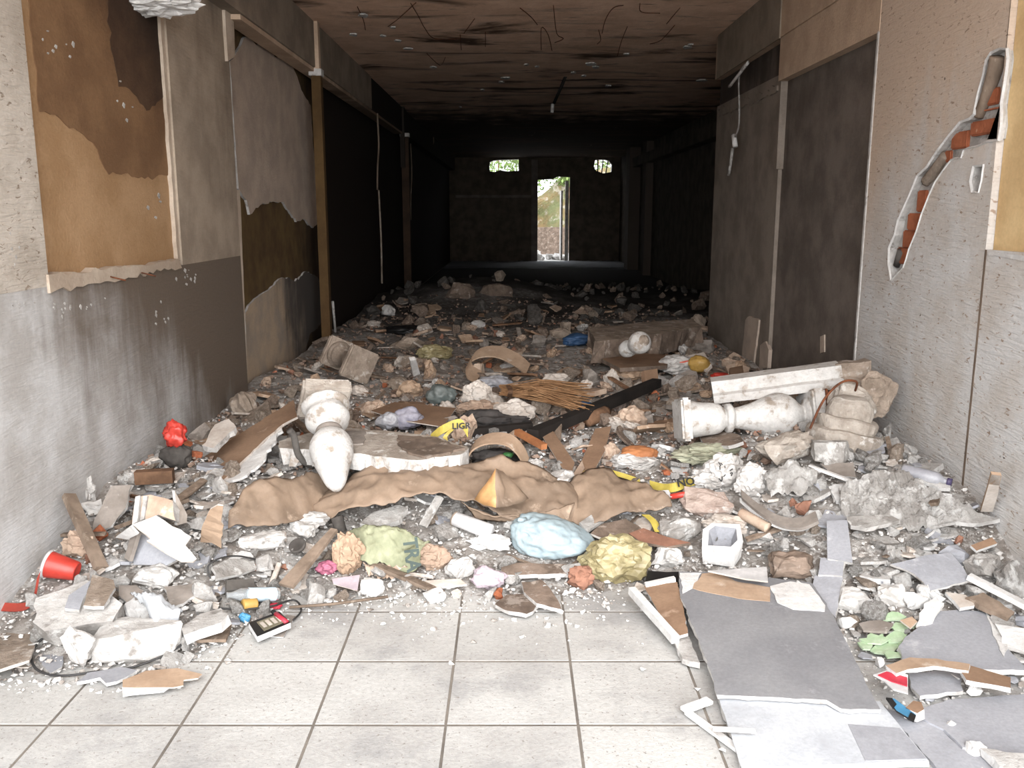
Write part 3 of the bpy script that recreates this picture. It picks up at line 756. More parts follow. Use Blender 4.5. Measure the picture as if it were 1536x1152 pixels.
WL = ['forked rusty wire trailing on the ceiling, upper left of centre', 'straight rusty wire slanting down left on the ceiling from the forked one', 'rusty wire with a curled end hanging at the ceiling centre', 'looped rusty wire on the ceiling left of the curled one', 'long curved rusty wire on the ceiling, right of centre', 'tiny hooked rusty wire under the long curved one', 'slanted rusty wire on the ceiling below the long curved one', 'angled rusty wire at the very top of the ceiling, right', 'bent rusty wire on the ceiling nearest the right beam', 'short rusty wire slanting right at the top centre of the ceiling', 'short upright rusty wire at the end of the forked one', 'short slanted rusty wire right of the forked one', 'shortest upright rusty wire at the ceiling left of the loop', 'rusty wire on the ceiling nearest the left beam', 'slanted rusty wire at the top of the ceiling near the right beam', 'V-shaped rusty wire further back on the ceiling, left']
for i, w in enumerate(wires):
    r = random.Random(i)
    tube('ceiling_wire', [CP(x, y, .004 + r.uniform(0, .012)) for x, y in w], .0035, 'rust', WL[i], 'wire', sp=4, n=5, group='rusty wires hanging along the ceiling')
cdt = empty('conduit_drop', CP(836, 140), 'dark conduit with pale tip hanging from the ceiling centre', 'conduit')
tube('conduit', [CP(848, 116), CP(840, 135, .03), PY(831, 155, CP(836, 140).y - .3)], .022, 'soot_black', parent=cdt, n=7)
tube('tip', [PY(829, 156, CP(836, 140).y - .31), PY(828, 169, CP(836, 140).y - .32)], .024, 'plaster', parent=cdt, n=7)
flk = [(545, 22, 14), (590, 40, 8), (612, 72, 11), (597, 60, 9), (574, 53, 8), (531, 51, 12), (1030, 70, 12), (1036, 66, 7), (940, 80, 8), (790, 96, 7), (806, 99, 6), (860, 108, 8), (885, 95, 16), (893, 100, 12), (876, 113, 7), (724, 134, 6), (760, 116, 14), (752, 122, 10), (650, 100, 9), (912, 128, 9), (1052, 120, 14), (690, 160, 6)]
for i, (x, y, w) in enumerate(flk):
    r = random.Random(i + 50); c = CP(x, y, .01); k = w * c.length / FPX / 2
    pts = [c + Vector((math.cos(a) * k * r.uniform(.6, 1.2), math.sin(a) * k * 1.6 * r.uniform(.5, 1.2), 0)) for a in [j * math.pi / 4 for j in range(8)]]
    V_, F_, mi = slab_from(pts, Vector((0, 0, -1)), -.012, False)
    placed('peeling_flake', V_, F_, 'plaster', parent=ce)
for k, (x, y, w, d) in enumerate([(620, 14, 150, .0)]): pass
crv, crf = crumple_vf(77, (.40, .22, .10), .4, 3.0, 4, True, .09)
g0 = PX(222, 4, XL + .02)
o = obj('hanging_plaster', mesh('hanging_plaster', crv, crf), 'plaster_white', None, g0); tag(o, 'clump of torn white plaster hanging above the brown infill panel', 'plaster')
v, f = box_vf(-.05, .0, -.05, .05, .02, CZ - g0.z); obj('hanging_lath', mesh('hanging_lath', v, f), 'wood_grey', o)
# ---- yard behind the back door
S(box('trim_4', -8, 12, YB + .3, 48, -.3, -.02, 'street'))
bm = bmesh.new(); bmesh.ops.create_grid(bm, x_segments=40, y_segments=24, size=1)
for v in bm.verts:
    x = v.co.x * 5 + 3.5; t = (v.co.y + 1) / 2
    top = 2.2 + 1.1 * sstep((x - .8) / 1.6)
    z = t * top + .3 * noise.noise(Vector((x * .9, t * 3, 2))); y = 35 + t * 2.0 + .5 * noise.noise(Vector((x * 1.3, t * 4, 7)))
    v.co = Vector((x, y, z - .1))
me = bpy.data.meshes.new('mossy_bank'); bm.to_mesh(me); bm.free()
nmat('bank', (112, 94, 66), (92, 96, 66), 1.6, (140, 134, 120), (.52, .62), 2.6, bump=1, bscale=6, bdist=.08)
bank = obj('mossy_bank', me, 'bank'); tag(bank, 'ochre mossy rock bank seen outside through the back door', 'bank')
sm = bank.modifiers.new('thick', 'SOLIDIFY'); sm.thickness = .3
box('retaining_wall', -3, 8, 34.2, 34.6, -.1, 1.0, 'dusty_brown'); tag(bpy.data.objects['retaining_wall'], 'low pale wall at the foot of the bank beyond the back door', 'wall')
dl = empty('open_door_leaf', (1.78, YB + .3, 0), 'white door leaf standing open in the back doorway', 'door')
v, f = box_vf(-.19, -.14, .02, .9, .02, 2.25); obj('leaf', mesh('leaf', v, f), 'white_paint', dl)
v, f = box_vf(-.06, .05, -.02, .12, .0, 2.55); obj('frame_post', mesh('frame_post', v, f), 'white_paint', dl)
rr = random.Random(21)
for i in range(18):
    x, y = rr.uniform(.5, 2.6), rr.uniform(30, 33.5); s_ = rr.uniform(.15, .4)
    V_, F_ = rock_vf(900 + i, (s_, s_, s_ * .7), 14, 1, .08)
    o = obj('yard_stone', mesh('yard_stone', V_, F_), 'plaster', None, (x, y, s_ * .2)); tag(o, 'bright stone in the heap outside the back door', 'stone', 'stones heaped outside the back door')
def bush(cx, cy, cz, r, n, seed, label):
    rr = random.Random(seed); V_, F_ = [], []
    for i in range(n):
        d = Vector((rr.gauss(0, 1), rr.gauss(0, 1), rr.gauss(0, .9))).normalized() * r * rr.uniform(.5, 1)
        p = Vector((cx, cy, cz)) + d; u_ = Vector((rr.gauss(0, 1), rr.gauss(0, 1), rr.gauss(0, 1))).normalized() * .09
        w_ = u_.cross(Vector((rr.random(), rr.random(), 1))).normalized() * .05; b_ = len(V_)
        V_ += [p - u_, p + w_, p + u_, p - w_]; F_.append((b_, b_ + 1, b_ + 2, b_ + 3))
    e = empty('yard_bush', (cx, cy, cz - r), label, 'bush')
    o = obj('foliage', mesh('foliage', [v - e.location for v in V_], F_), 'leaf', e)
    v, f = tube_vf([(0, 0, -.4), (0.05, 0, r)], .04, 6); obj('stem', mesh('stem', v, f), 'wood_brown', e)
bush(2.3, 36.4, 3.2, .7, 700, 1, 'green bush on the bank at the top of the back doorway')
bush(.9, 38.5, 3.6, 1.3, 900, 2, 'pale leafy bush beyond the bank, left in the back doorway')
bush(-.6, 38.5, 4.0, 1.3, 900, 3, 'leafy bush seen through the left vent of the back wall')
bush(3.6, 38.5, 4.0, 1.2, 900, 4, 'leafy bush seen through the right vent of the back wall')

# ================================================================== RUBBLE BED
ys_ = []; y = 2.5
while y < YB: ys_.append(y); y += .03 * max(1, y / 4)
nx = 120; V_, F_ = [], []
for y in ys_:
    xm = XR + .02 if y < 9.5 else XRR
    for i in range(nx):
        x = lerp(XL - .05, xm, i / (nx - 1)); h = ht(x, y)
        V_.append((x, y, h + (.012 * noise.noise(Vector((x * 22, y * 22, 1))) if h > .01 else 0) - .014))
for j in range(len(ys_) - 1):
    for i in range(nx - 1):
        a = j * nx + i; F_.append((a, a + 1, a + nx + 1, a + nx))
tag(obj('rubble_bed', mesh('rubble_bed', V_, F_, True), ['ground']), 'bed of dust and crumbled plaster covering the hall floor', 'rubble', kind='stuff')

# ================================================================== BALUSTERS AND RAILS
def plate_vf(w, t, z0, d=None):
    d = d or w; v, f = box_vf(-w / 2, w / 2, -d / 2, d / 2, z0, z0 + t)
    me = mesh('tmp', v, f); bm = bmesh.new(); bm.from_mesh(me)
    bmesh.ops.bevel(bm, geom=bm.edges[:], offset=min(.012, t * .3), segments=2, affect='EDGES')
    bm.verts.index_update(); V_ = [q.co.copy() for q in bm.verts]; F_ = [tuple(q.index for q in k.verts) for k in bm.faces]; bm.free(); bpy.data.meshes.remove(me)
    return V_, F_
def roughen(vf, amt, fr=9, seed=0):
    off = Vector((seed, seed * 2.1, 0))
    return [v + Vector((noise.noise(v * fr + off), noise.noise(v * fr + off + Vector((9, 0, 0))), noise.noise(v * fr + off + Vector((0, 9, 0))))) * amt for v in map(Vector, vf[0])], vf[1]
def smooth_prof(p, k=4):
    q = spline([Vector((r, 0, z)) for r, z in p], k); return [(max(.002, v.x), v.z) for v in q]
# standing one on the broken rail (left): square cap, bowl, ring, pear-shaped belly
p0 = PY(486, 590, 4.42); p1 = PY(505, 734, 3.96)
Lb = (p1 - p0).length; a_ = (p1 - p0).normalized()
b1 = empty('baluster', p1, 'white stone baluster with pear belly propped on the broken rail, left', 'baluster')
on_axis('square_cap', roughen(plate_vf(.235, .075, 0, .235), .012, 9, 1), p0, p1, 'stone_dusty', b1, roll=.12, smooth=False)
on_axis('bowl', roughen(lathe_vf(smooth_prof([(.105, .07), (.118, .085), (.112, .10), (.098, .115), (.104, .14), (.112, .165), (.104, .195), (.075, .225), (.05, .24)])), .006, 12, 2), p0, p1, 'white_paint', b1)
on_axis('neck_ring', lathe_vf([(.05, .235), (.062, .24), (.066, .25), (.06, .262), (.05, .265)]), p0, p1, 'board_dirty', b1)
on_axis('belly', roughen(lathe_vf(smooth_prof([(.045, .255), (.075, .28), (.098, .32), (.104, .36), (.096, .42), (.075, .48), (.05, Lb - .04), (.02, Lb)])), .004, 12, 3), p0, p1, 'white_paint', b1)
OCC.append((p1.x, p1.y, .15))
# whole one lying on the right
p0 = PY(1016, 630, 4.62); p1 = PY(1236, 622, 4.66)
b2 = empty('baluster', Vector((p0.x, p0.y, .3)), 'whole white turned baluster lying on its side under the coping, right', 'baluster'); Lb = (p1 - p0).length
on_axis('foot_plate', roughen(plate_vf(.225, .055, 0), .006, 9, 4), p0, p1, 'white_paint', b2, roll=.25, smooth=False)
on_axis('turned_shaft', roughen(lathe_vf(smooth_prof([(.10, .05), (.098, .09), (.09, .14), (.085, .19), (.075, .225), (.055, .25), (.052, .255), (.075, .262), (.078, .285), (.06, .30), (.055, .31), (.066, .36), (.09, .43), (.118, .50), (.126, .55), (.115, .60), (.085, .64), (.06, .665), (.058, .675), (.09, .69), (.095, .71), (.1, .73)], 3)), .003, 12, 5), p0, p1, 'white_paint', b2)
on_axis('end_plate', roughen(plate_vf(.26, .07, Lb - .1), .006, 9, 6), p0, p1, 'white_paint', b2, roll=.35, smooth=False)
on_axis('rusty_end_face', plate_vf(.25, .012, Lb - .028), p0, p1, 'rust', b2, roll=.35, smooth=False).parent = bpy.data.objects['end_plate']
OCC += [(.9, 4.85, .2), (1.15, 4.9, .2), (1.45, 4.9, .2), (1.7, 4.9, .2)]
# fallen one, back left: two square plates
p0 = PY(504, 529, 6.75); p1 = PY(541, 548, 6.42)
b3 = empty('baluster', Vector((p1.x, p1.y, .35)), 'fallen grey baluster showing its square foot plate near the left wall', 'baluster')
Lb = (p1 - p0).length
on_axis('square_cap', plate_vf(.23, .05, 0), p0, p1, 'concrete_tan', b3, roll=.45, smooth=False)
on_axis('turned_shaft', lathe_vf(smooth_prof([(.10, .05), (.10, .07), (.085, .09), (.085, .10), (.06, .13), (.05, .17), (.06, .22), (.08, .27), (.09, Lb - .03)])), p0, p1, 'concrete_tan', b3)
on_axis('foot_plate', plate_vf(.245, .05, Lb - .05), p0, p1, 'concrete_tan', b3, roll=.45, smooth=False)
# broken belly, back centre
p0 = PY(938, 525, 6.75); p1 = PY(966, 511, 6.5)
b4 = empty('baluster', Vector((p0.x, p0.y, .35)), 'broken baluster end with a round pale ball lying mid hall', 'baluster')
Lb = (p1 - p0).length
on_axis('turned_shaft', lathe_vf(smooth_prof([(.06, 0), (.066, .05), (.055, .10), (.05, .13), (.07, .17), (.084, .22), (.078, Lb - .03), (.045, Lb)])), p0, p1, 'white_paint', b4)
on_axis('broken_core', roughen(lathe_vf([(.04, Lb - .01), (.042, Lb + .008), (.015, Lb + .012)]), .004), p0, p1, 'concrete_tan', b4)
# moulded coping on the right
p0 = PY(1068, 585, 4.86); p1 = PY(1300, 556, 4.72)
M = axis_mat(p0, p1); Lr = (p1 - p0).length
prof = [(-.12, -.055), (.12, -.055), (.125, -.01), (.10, .0), (.095, .02), (.07, .06), (-.07, .06), (-.095, .02), (-.1, 0), (-.125, -.01)]
def prism_vf(prof, z0, z1, seg=6, jag=0, seed=0):
    r = random.Random(seed); V_, F_ = [], []; n = len(prof)
    for i in range(seg + 1):
        z = lerp(z0, z1, i / seg)
        for x, y in prof: V_.append(Vector((x, y, z + (r.uniform(-jag, jag) if i in (0, seg) else 0))))
    for i in range(seg):
        for k in range(n): F_.append((i * n + k, i * n + (k + 1) % n, (i + 1) * n + (k + 1) % n, (i + 1) * n + k))
    F_.append(tuple(range(n))[::-1]); F_.append(tuple(seg * n + k for k in range(n))); return V_, F_
cr = empty('coping_rail', Vector((p0.x, p0.y, .5)), 'long white moulded coping stone lying across the right-hand balusters', 'coping')
on_axis('moulding', roughen(prism_vf(prof, 0, Lr * .83), .004, 14), p0, p1, 'white_paint', cr, roll=math.pi * 0, smooth=False)
on_axis('broken_core', roughen(prism_vf([(x * .93, y * .93) for x, y in prof], Lr * .80, Lr, 6, .02, 4), .02, 11), p0, p1, 'concrete_tan', cr, smooth=False)
OCC.append((1.3, 4.9, .5))
# stepped foot of a broken pedestal
c0 = PY(1280, 664, 4.22); s_ = c0.length / FPX
ped = empty('pedestal_stump', c0, 'stepped round pedestal stump in front of the coping by the right wall', 'stump')
on_axis('steps', roughen(lathe_vf([(.19, -.06), (.195, .015), (.185, .03), (.148, .036), (.152, .05), (.155, .085), (.145, .095), (.112, .10), (.115, .13), (.105, .165), (.085, .19), (.05, .205), (.005, .208)], 22), .016, 8, 8), c0 + Vector((0, .12, 0)), c0 + Vector((.07, .17, .4)), 'stone_dusty', ped, smooth=False)
tube('reinforcing_bar', [c0 + Vector((.03, .1, .24)), c0 + Vector((.0, .02, .30)), c0 + Vector((-.08, .0, .30)), c0 + Vector((-.17, -.03, .22)), c0 + Vector((-.23, -.04, .08))], .006, 'rust', parent=ped, sp=5, n=6)
rock('broken_bowl', 'pale fluted bowl fragment wedged behind the stepped stump', 'fragment', 1284, 604, 82, 80, 'stone_dusty', 31, .7, boxy=.1, rough=.07, sub=3, npts=30, Y=4.42)
rock('masonry_lump', 'tan concrete lump against the right wall behind the coping end', 'lump', 1318, 584, 60, 82, 'concrete_tan', 37, .7, boxy=.5, rough=.1, sub=3, npts=26, Y=4.45)
rock('broken_capital', 'crumbled white capital with stepped layers below the lying baluster', 'capital', 1184, 668, 92, 62, 'stone_dusty', 33, .7, boxy=.4, rough=.12, sub=3, Y=4.12)
rock('cut_stone', 'dark-veined squarish stone chunk below the stepped stump', 'stone', 1251, 678, 58, 46, 'concrete', 34, .8, boxy=.8, Y=4.05)
rock('masonry_lump', 'dark jagged lump standing on the rubble before the blocked doorway', 'lump', 1258, 525, 32, 36, 'board_dirty', 35, .8, boxy=.3, rough=.2, sub=3)
rock('rubble_wedge', 'narrow grey wedge leaning at the right wall beside the stump', 'wedge', 1335, 640, 22, 40, 'concrete', 36, .6, tilt=.4)
# broken rail under the standing baluster
slab('broken_rail', 'broken white stone rail lying under the propped baluster', 'rail', [(418, 662), (460, 650), (512, 641), (600, 648), (655, 655), (703, 672), (690, 682), (622, 690), (520, 679), (419, 672)], .085, 'stone_dusty', 'white_paint', zs=[.44, .44, .45, .45, .45, .44, .43, .42, .42, .43], jag=.006, key='rail')
pl_, ro = PLANES['rail']
slab('mortar_patch', None, None, [(596, 652), (655, 656), (698, 672), (640, 685), (612, 678), (600, 668)], .02, 'dusty_brown', plane=pl_, parent=ro, up=.012, jag=.008)
slab('mortar_patch', None, None, [(505, 646), (548, 646), (545, 665), (508, 668)], .012, 'board_dirty', plane=pl_, parent=ro, up=.007, jag=.004)
bar('lath', G(627, 697, .11), G(704, 679, .13), .012, .012, 'paper', 'two-tone thin lath lying along the end of the broken rail', 'lath')
tube('bent_pipe', [G(434, 645, .24), G(441, 655, .20), G(446, 678, .12), G(455, 692, .06), G(470, 699, .03)], .017, 'dark_grey', 'short bent grey pipe hooked beside the propped baluster', 'pipe', sp=5, n=10)

# ================================================================== LEFT SIDE
slab('brown_board', 'large brown board with torn white edges sloping beside the propped baluster', 'board', [(271, 708), (359, 651), (440, 600), (446, 625), (423, 637), (399, 657), (328, 726), (300, 722), (281, 715)], .012, 'cardboard', 'paper', zs=[.30, .40, .52, .50, .48, .44, .30, .30, .30], jag=.002, key='bb')
pl_, o_ = PLANES['bb']
slab('torn_edge', None, None, [(328, 724), (372, 684), (406, 652), (422, 639), (412, 664), (388, 698), (359, 718)], .012, 'plaster_white', plane=pl_, parent=o_, up=-.01, jag=.006)
slab('torn_edge', None, None, [(272, 714), (325, 727), (312, 738), (298, 744), (286, 737), (274, 732)], .014, 'plaster_white', plane=pl_, parent=o_, up=-.01, jag=.006)
rock('mottled_lump', 'pale mottled lump resting against the left wall above the brown board', 'lump', 362, 603, 42, 48, 'concrete_tan', 40, .8, rough=.12)
slab('white_slab', 'small thick white slab tilted on the upper side of the brown board', 'slab', [(303, 668), (322, 637), (343, 628), (354, 640), (320, 672)], .03, 'paper', 'plaster', zs=[.44, .50, .52, .50, .43], jag=.004)
crumple('red_bag', 'crumpled red plastic bag against the foot of the left wall', 'bag', 262, 655, 29, 34, 'red_plastic', 41, .6, .35, 3.2, lift=.10)
crumple('grey_plastic_bag', 'dim grey bag slumped below the red bag by the wall', 'bag', 262, 684, 40, 34, 'dark_grey', 42, .8, .25)
bar('wood_block', G(206, 716, .05), G(262, 713, .06), .05, .06, 'wood_brown', 'short reddish wood block near the left wall above the plaster moulding', 'wood')
bar('plank', G(153, 855, .02), PX(104, 745, XL + .05), .05, .025, 'wood_grey', 'weathered brown plank leaning on the left wall behind the red cup', 'plank', up=Vector((1, -.6, .3)))
slab('grey_board', 'dark grey board tilted against the left wall behind the plank', 'board', [(167, 729), (197, 727), (188, 762), (166, 790), (137, 803), (141, 781)], .018, 'board_dirty', 'plaster', zs=[.40, .40, .32, .24, .22, .27], jag=.002)
rock('white_lump', 'knobbly white plaster lump standing tallest by the left wall', 'lump', 129, 736, 24, 60, 'plaster', 43, .8, rough=.25, sub=3, boxy=.1)
rock('white_lump', 'rounded white lump next to the top of the plank', 'lump', 137, 760, 30, 26, 'plaster', 44, .9, rough=.12)
rock('white_lump', 'dark veined rock below the wood block by the wall', 'rock', 192, 720, 30, 34, 'concrete', 45, .8, rough=.2)
# plaster moulding pieces
slab('plaster_moulding', 'cream plaster moulding with ridged edge behind the white sheet', 'moulding', [(203, 745), (225, 742), (259, 751), (263, 781), (237, 772), (198, 787)], .035, 'paper_tan', 'plaster', zs=[.42, .42, .42, .34, .34, .33], jag=.004, key='pm')
pl_, o_ = PLANES['pm']
slab('ridge', None, None, [(203, 745), (210, 743), (206, 782), (198, 787)], .03, 'plaster', plane=pl_, parent=o_, up=.018)
slab('ridge', None, None, [(215, 744), (221, 744), (216, 778), (210, 781)], .03, 'plaster', plane=pl_, parent=o_, up=.012)
bar('metal_channel', G(192, 842, .03), G(206, 796, .14), .05, .015, 'board_dirty', 'narrow grey channel strip hanging below the plaster moulding', 'channel')
slab('white_sheet', 'bent white painted sheet lying on top of the left pile', 'sheet', [(198, 787), (234, 773), (287, 805), (278, 818), (295, 838), (290, 842), (272, 841), (220, 811), (226, 808)], .008, 'plaster_white', 'paper', zs=[.36, .36, .32, .29, .25, .24, .25, .31, .32], jag=.003, key='ws')
pl_, o_ = PLANES['ws']
slab('folded_flap', None, None, [(198, 787), (175, 804), (193, 807), (209, 799)], .008, 'plaster_white', zs=[.36, .28, .27, .33], parent=o_)
slab('smooth_grey_board', 'smooth grey panel under the bent white sheet', 'panel', [(203, 803), (219, 802), (269, 838), (250, 848), (200, 847)], .014, 'board_right', 'plaster', zs=[.27, .28, .22, .18, .18])
slab('cardboard_flap', 'upright tan cardboard flap beside the bent white sheet', 'cardboard', [(316, 762), (327, 756), (335, 757), (333, 820), (318, 812), (301, 811), (308, 778)], .008, 'cardboard_pale', 'paper', zs=[.42, .43, .43, .21, .23, .23, .36], jag=.002)
slab('white_shard', 'pointed white plaster shard standing behind the tan flap', 'shard', [(262, 736), (281, 772), (280, 784), (266, 788), (264, 756)], .012, 'paper', 'plaster', zs=[.45, .32, .30, .29, .38])
rock('plaster_lump', 'rounded white plaster lump right of the red cup', 'lump', 227, 868, 66, 38, 'plaster', 46, .8, boxy=.15, rough=.08, sub=3)
# red cup
m0 = G(71, 846, .05); m1 = G(116, 857, .035)
cup = empty('red_cup', m0, 'red paper cup lying on its side at the left wall', 'cup'); Lc = (m1 - m0).length
on_axis('cup_body', lathe_vf([(.052, 0), (.0515, .01), (.043, Lc * .6), (.037, Lc - .004), (.034, Lc), (.030, Lc), (.030, Lc - .012), (.002, Lc - .012)]), m0, m1, 'red_plastic', cup)
on_axis('white_rim', lathe_vf([(.050, -.004), (.055, -.004), (.056, .003), (.0535, .007)]), m0, m1, 'white_plastic', cup).parent = bpy.data.objects['cup_body']
OCC.append((m0.x, m0.y, .12))
band('red_strap', [G(0, 910, .01), G(30, 911, .015), G(48, 904, .02), (G(54, 885, .04)), G(58, 862, .06)], Vector((0, .03, .018)), .004, 'red_dark', 'bent dull red metal strap at the left edge of the picture', 'strap')
crumple('tan_paper', 'crumpled tan paper behind the red cup', 'paper', 118, 820, 38, 34, 'paper_tan', 47, .7, .4, 3)
# slab stack
slab('concrete_slab', 'thick white concrete slab at the left front carrying two loose tiles', 'slab', [(54, 897), (94, 884), (131, 870), (160, 888), (184, 906), (169, 931), (131, 936), (67, 947), (50, 934)], .075, 'plaster', 'concrete', zs=[.16, .17, .19, .18, .15, .12, .12, .12, .13], jag=.006, rough=.004, key='cs', step=.04)
pl_, o_ = PLANES['cs']
slab('loose_tile', 'pale flat tile on the white slab, left of the two', 'tile', [(103, 893), (137, 870), (119, 915), (97, 912)], .014, 'board_right', 'plaster', plane=pl_, up=.016, jag=.002)
slab('loose_tile', 'tan flat tile on the white slab, right of the two', 'tile', [(139, 862), (170, 870), (173, 881), (156, 909), (125, 908)], .014, 'concrete_tan', 'plaster', plane=pl_, up=.03, jag=.002)
slab('tan_cardboard', 'torn tan cardboard under the white concrete slab', 'cardboard', [(103, 940), (175, 925), (187, 900), (206, 912), (212, 928), (200, 942), (140, 945)], .006, 'cardboard_pale', 'paper', zs=.075, jag=.003)
sheet('white_cloth', 'crumpled white cloth draped over rubble at the left front', 'cloth', [(196, 899, .02), (215, 896, .08), (237, 894, .10), (258, 910, .06), (275, 918, .05)], [(222, 912, .0), (228, 940, .05), (236, 950, .06), (250, 960, .03), (268, 942, .02)], 'cloth_white', 30, 12, .02, .022, 14, seed=3)
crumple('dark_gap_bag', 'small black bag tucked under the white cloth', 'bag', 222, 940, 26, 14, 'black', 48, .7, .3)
slab('plaster_slab', 'oval white plaster slab beside the white cloth', 'slab', [(271, 940), (300, 921), (331, 912), (342, 922), (331, 934), (300, 944), (276, 953)], .04, 'plaster', 'plaster_white', zs=.10, jag=.005, rough=.005, step=.04)
slab('grey_lath_board', 'thin grey board under the oval plaster slab', 'board', [(300, 950), (350, 931), (339, 959), (266, 960)], .012, 'wood_grey', 'wood_grey', zs=.03, jag=.002)
rock('concrete_block', 'squared white concrete block at the left front inside the wire loop', 'block', 197, 970, 118, 54, 'plaster', 49, .55, rotz=-.1, boxy=.95, rough=.03, sub=3, npts=40)
rock('plaster_lump', 'jagged white plaster lump left of the squared block', 'lump', 116, 976, 50, 62, 'plaster', 50, .7, rough=.14, sub=3)
slab('round_tile', 'rounded grey tile flake inside the wire loop', 'tile', [(60, 965), (85, 952), (95, 965), (93, 1000), (75, 1010), (58, 990)], .012, 'board_right', 'plaster', zs=.02, jag=.003)
tube('wire_loop', [G(75, 950, .02), G(56, 965, .02), G(47, 985, .02), G(54, 1003, .015), G(75, 1012, .01), G(105, 1013, .01), G(140, 1008, .01), G(190, 1003, .01), G(230, 990, .015), G(258, 977, .02), G(278, 962, .03)], .0045, 'black_cable', 'black cable looped round the squared block, left front', 'cable', sp=5, n=6)
slab('front_cardboard', 'torn brown cardboard with white edge lying nearest the camera at left', 'cardboard', [(184, 1020), (219, 1006), (266, 1002), (303, 1011), (297, 1017), (275, 1020), (275, 1028), (260, 1031), (184, 1031)], .005, 'cardboard_pale', 'paper', zs=.028, jag=.003, key='fc')
pl_, o_ = PLANES['fc']
slab('white_edge', None, None, [(183, 1030), (255, 1029), (245, 1036), (184, 1043)], .006, 'plaster_white', plane=pl_, parent=o_, up=-.006, jag=.003)
slab('plaster_flake', 'long grey and white flake in front of the squared block', 'flake', [(115, 1023), (131, 1009), (181, 1000), (206, 1005), (175, 1022), (159, 1025), (150, 1016)], .012, 'board_right', 'plaster_white', zs=.025, jag=.004)
slab('floor_cardboard', 'dusty flat cardboard at the left picture edge', 'cardboard', [(-40, 918), (0, 912), (38, 911), (60, 945), (44, 990), (0, 1004), (-40, 1010)], .01, 'concrete_tan', 'paper', zs=.06, jag=.003)
slab('dark_tile', 'dark grey tile piece beside the plaster lump', 'tile', [(178, 878), (205, 878), (224, 897), (190, 903), (178, 893)], .012, 'board_dirty', 'plaster', lift=.03)
slab('dark_tile', 'dark grey cracked tile above the white cloth', 'tile', [(245, 880), (290, 876), (303, 884), (275, 905), (258, 910)], .012, 'board_dirty', 'plaster', lift=.03, jag=.003)
slab('grey_plate', 'pale grey curved plate inside the thin wire arc', 'plate', [(318, 850), (345, 838), (380, 840), (385, 852), (360, 862), (325, 868)], .014, 'concrete', 'plaster', lift=.04, jag=.004)
tube('wire_arc', [G(316, 868, .03), G(312, 850, .06), G(328, 838, .08), G(356, 834, .08), G(383, 839, .06)], .0035, 'black_cable', 'thin black wire arching over the grey plate', 'wire', sp=5, n=6)
rock('concrete_chunk_large', 'long pale concrete chunk between the tan flap and the black lid', 'chunk', 390, 815, 72, 32, 'plaster', 51, .6, rough=.1, sub=3)
rock('concrete_chunk_large', 'blocky pale concrete chunk above the black lid', 'chunk', 452, 790, 48, 40, 'plaster', 52, .8, rough=.1, sub=3)
rock('concrete_chunk_large', 'oblong white chunk under the brown sheet, left end', 'chunk', 465, 778, 60, 22, 'plaster', 53, .6, rough=.12, sub=3, lift=.05)
ld = G(447, 820, .04); le = empty('jar_lid', ld, 'round black lid among pale chunks left of the plank', 'lid')
on_axis('lid_shell', lathe_vf([(.036, 0), (.038, .004), (.038, .012), (.033, .016), (.030, .012), (.002, .012)], 24), ld, ld + Vector((-.1, -.3, .45)), 'dark_grey', le)
bar('splintered_plank', G(430, 878, .045), G(503, 793, .13), .075, .014, 'wood_grey', 'pale splintered plank running diagonally up to the brown sheet', 'plank', w1=.035)
tube('wood_stub', [G(512, 798, .04), G(505, 775, .10)], [.026, .028], 'dark_grey', 'short dark round wood stub at the top of the splintered plank', 'wood', n=10)
# small litter, left front
cb = G(400, 930, .03)
slab('black_carton', 'small black carton with grey print lying on the floor edge', 'carton', [(373, 934), (419, 917), (436, 934), (386, 955)], .022, 'black', 'white_plastic', zs=.04, key='bc')
pl_, o_ = PLANES['bc']
slab('printed_panel', None, None, [(385, 933), (417, 921), (426, 933), (396, 946)], .002, 'carton_olive', plane=pl_, parent=o_, up=.002)
for k in range(4):
    bx_ = 389 + k * 8; slab('print_line', None, None, [(bx_, 934 - k * 3), (bx_ + 5, 932 - k * 3), (bx_ + 12, 939 - k * 3), (bx_ + 7, 941 - k * 3)], .001, 'paper', plane=pl_, parent=o_, up=.003)
slab('mirror_card', 'dark glossy card with pale rim under the black carton', 'card', [(388, 953), (425, 956), (443, 924), (430, 922)], .003, 'board_dirty', 'white_plastic', zs=.006)
q0, q1 = G(414, 921, .045), G(430, 934, .04)
lt = empty('lighter', q0, 'red lighter lying across the black carton', 'lighter')
tube('lighter_body', [q0, q1], .010, 'red_wrap', parent=lt, n=10); tube('lighter_head', [q0, q0 + (q0 - q1) * .3], .009, 'black', parent=lt, n=8).parent = bpy.data.objects['lighter_body']
q0, q1 = G(340, 893, .04), G(418, 891, .045)
bt = empty('clear_bottle', q0, 'clear plastic bottle with pale blue label at the rubble edge', 'bottle'); Lc = (q1 - q0).length
on_axis('bottle_body', lathe_vf(smooth_prof([(.012, 0), (.013, .02), (.024, .05), (.027, .07), (.027, Lc - .02), (.022, Lc)])), q0, q1, 'clear_plastic', bt)
on_axis('label', lathe_vf([(.0275, Lc * .4), (.028, Lc * .41), (.028, Lc * .92), (.0275, Lc * .93)]), q0, q1, 'label_blue', bt).parent = bpy.data.objects['bottle_body']
q0, q1 = G(364, 907, .03), G(390, 905, .03)
on_axis('yellow_tub', lathe_vf([(.02, 0), (.022, .003), (.022, .05), (.023, .055), (.019, .055), (.018, .01), (.002, .01)], 20), q0, q1, 'yellow_dark', label='yellow ribbed plastic cap in front of the clear bottle', cat='cap')
slab('black_tray', 'dark plastic tray behind the clear bottle', 'tray', [(340, 870), (381, 868), (382, 884), (340, 884)], .02, 'dark_grey', lift=.05)
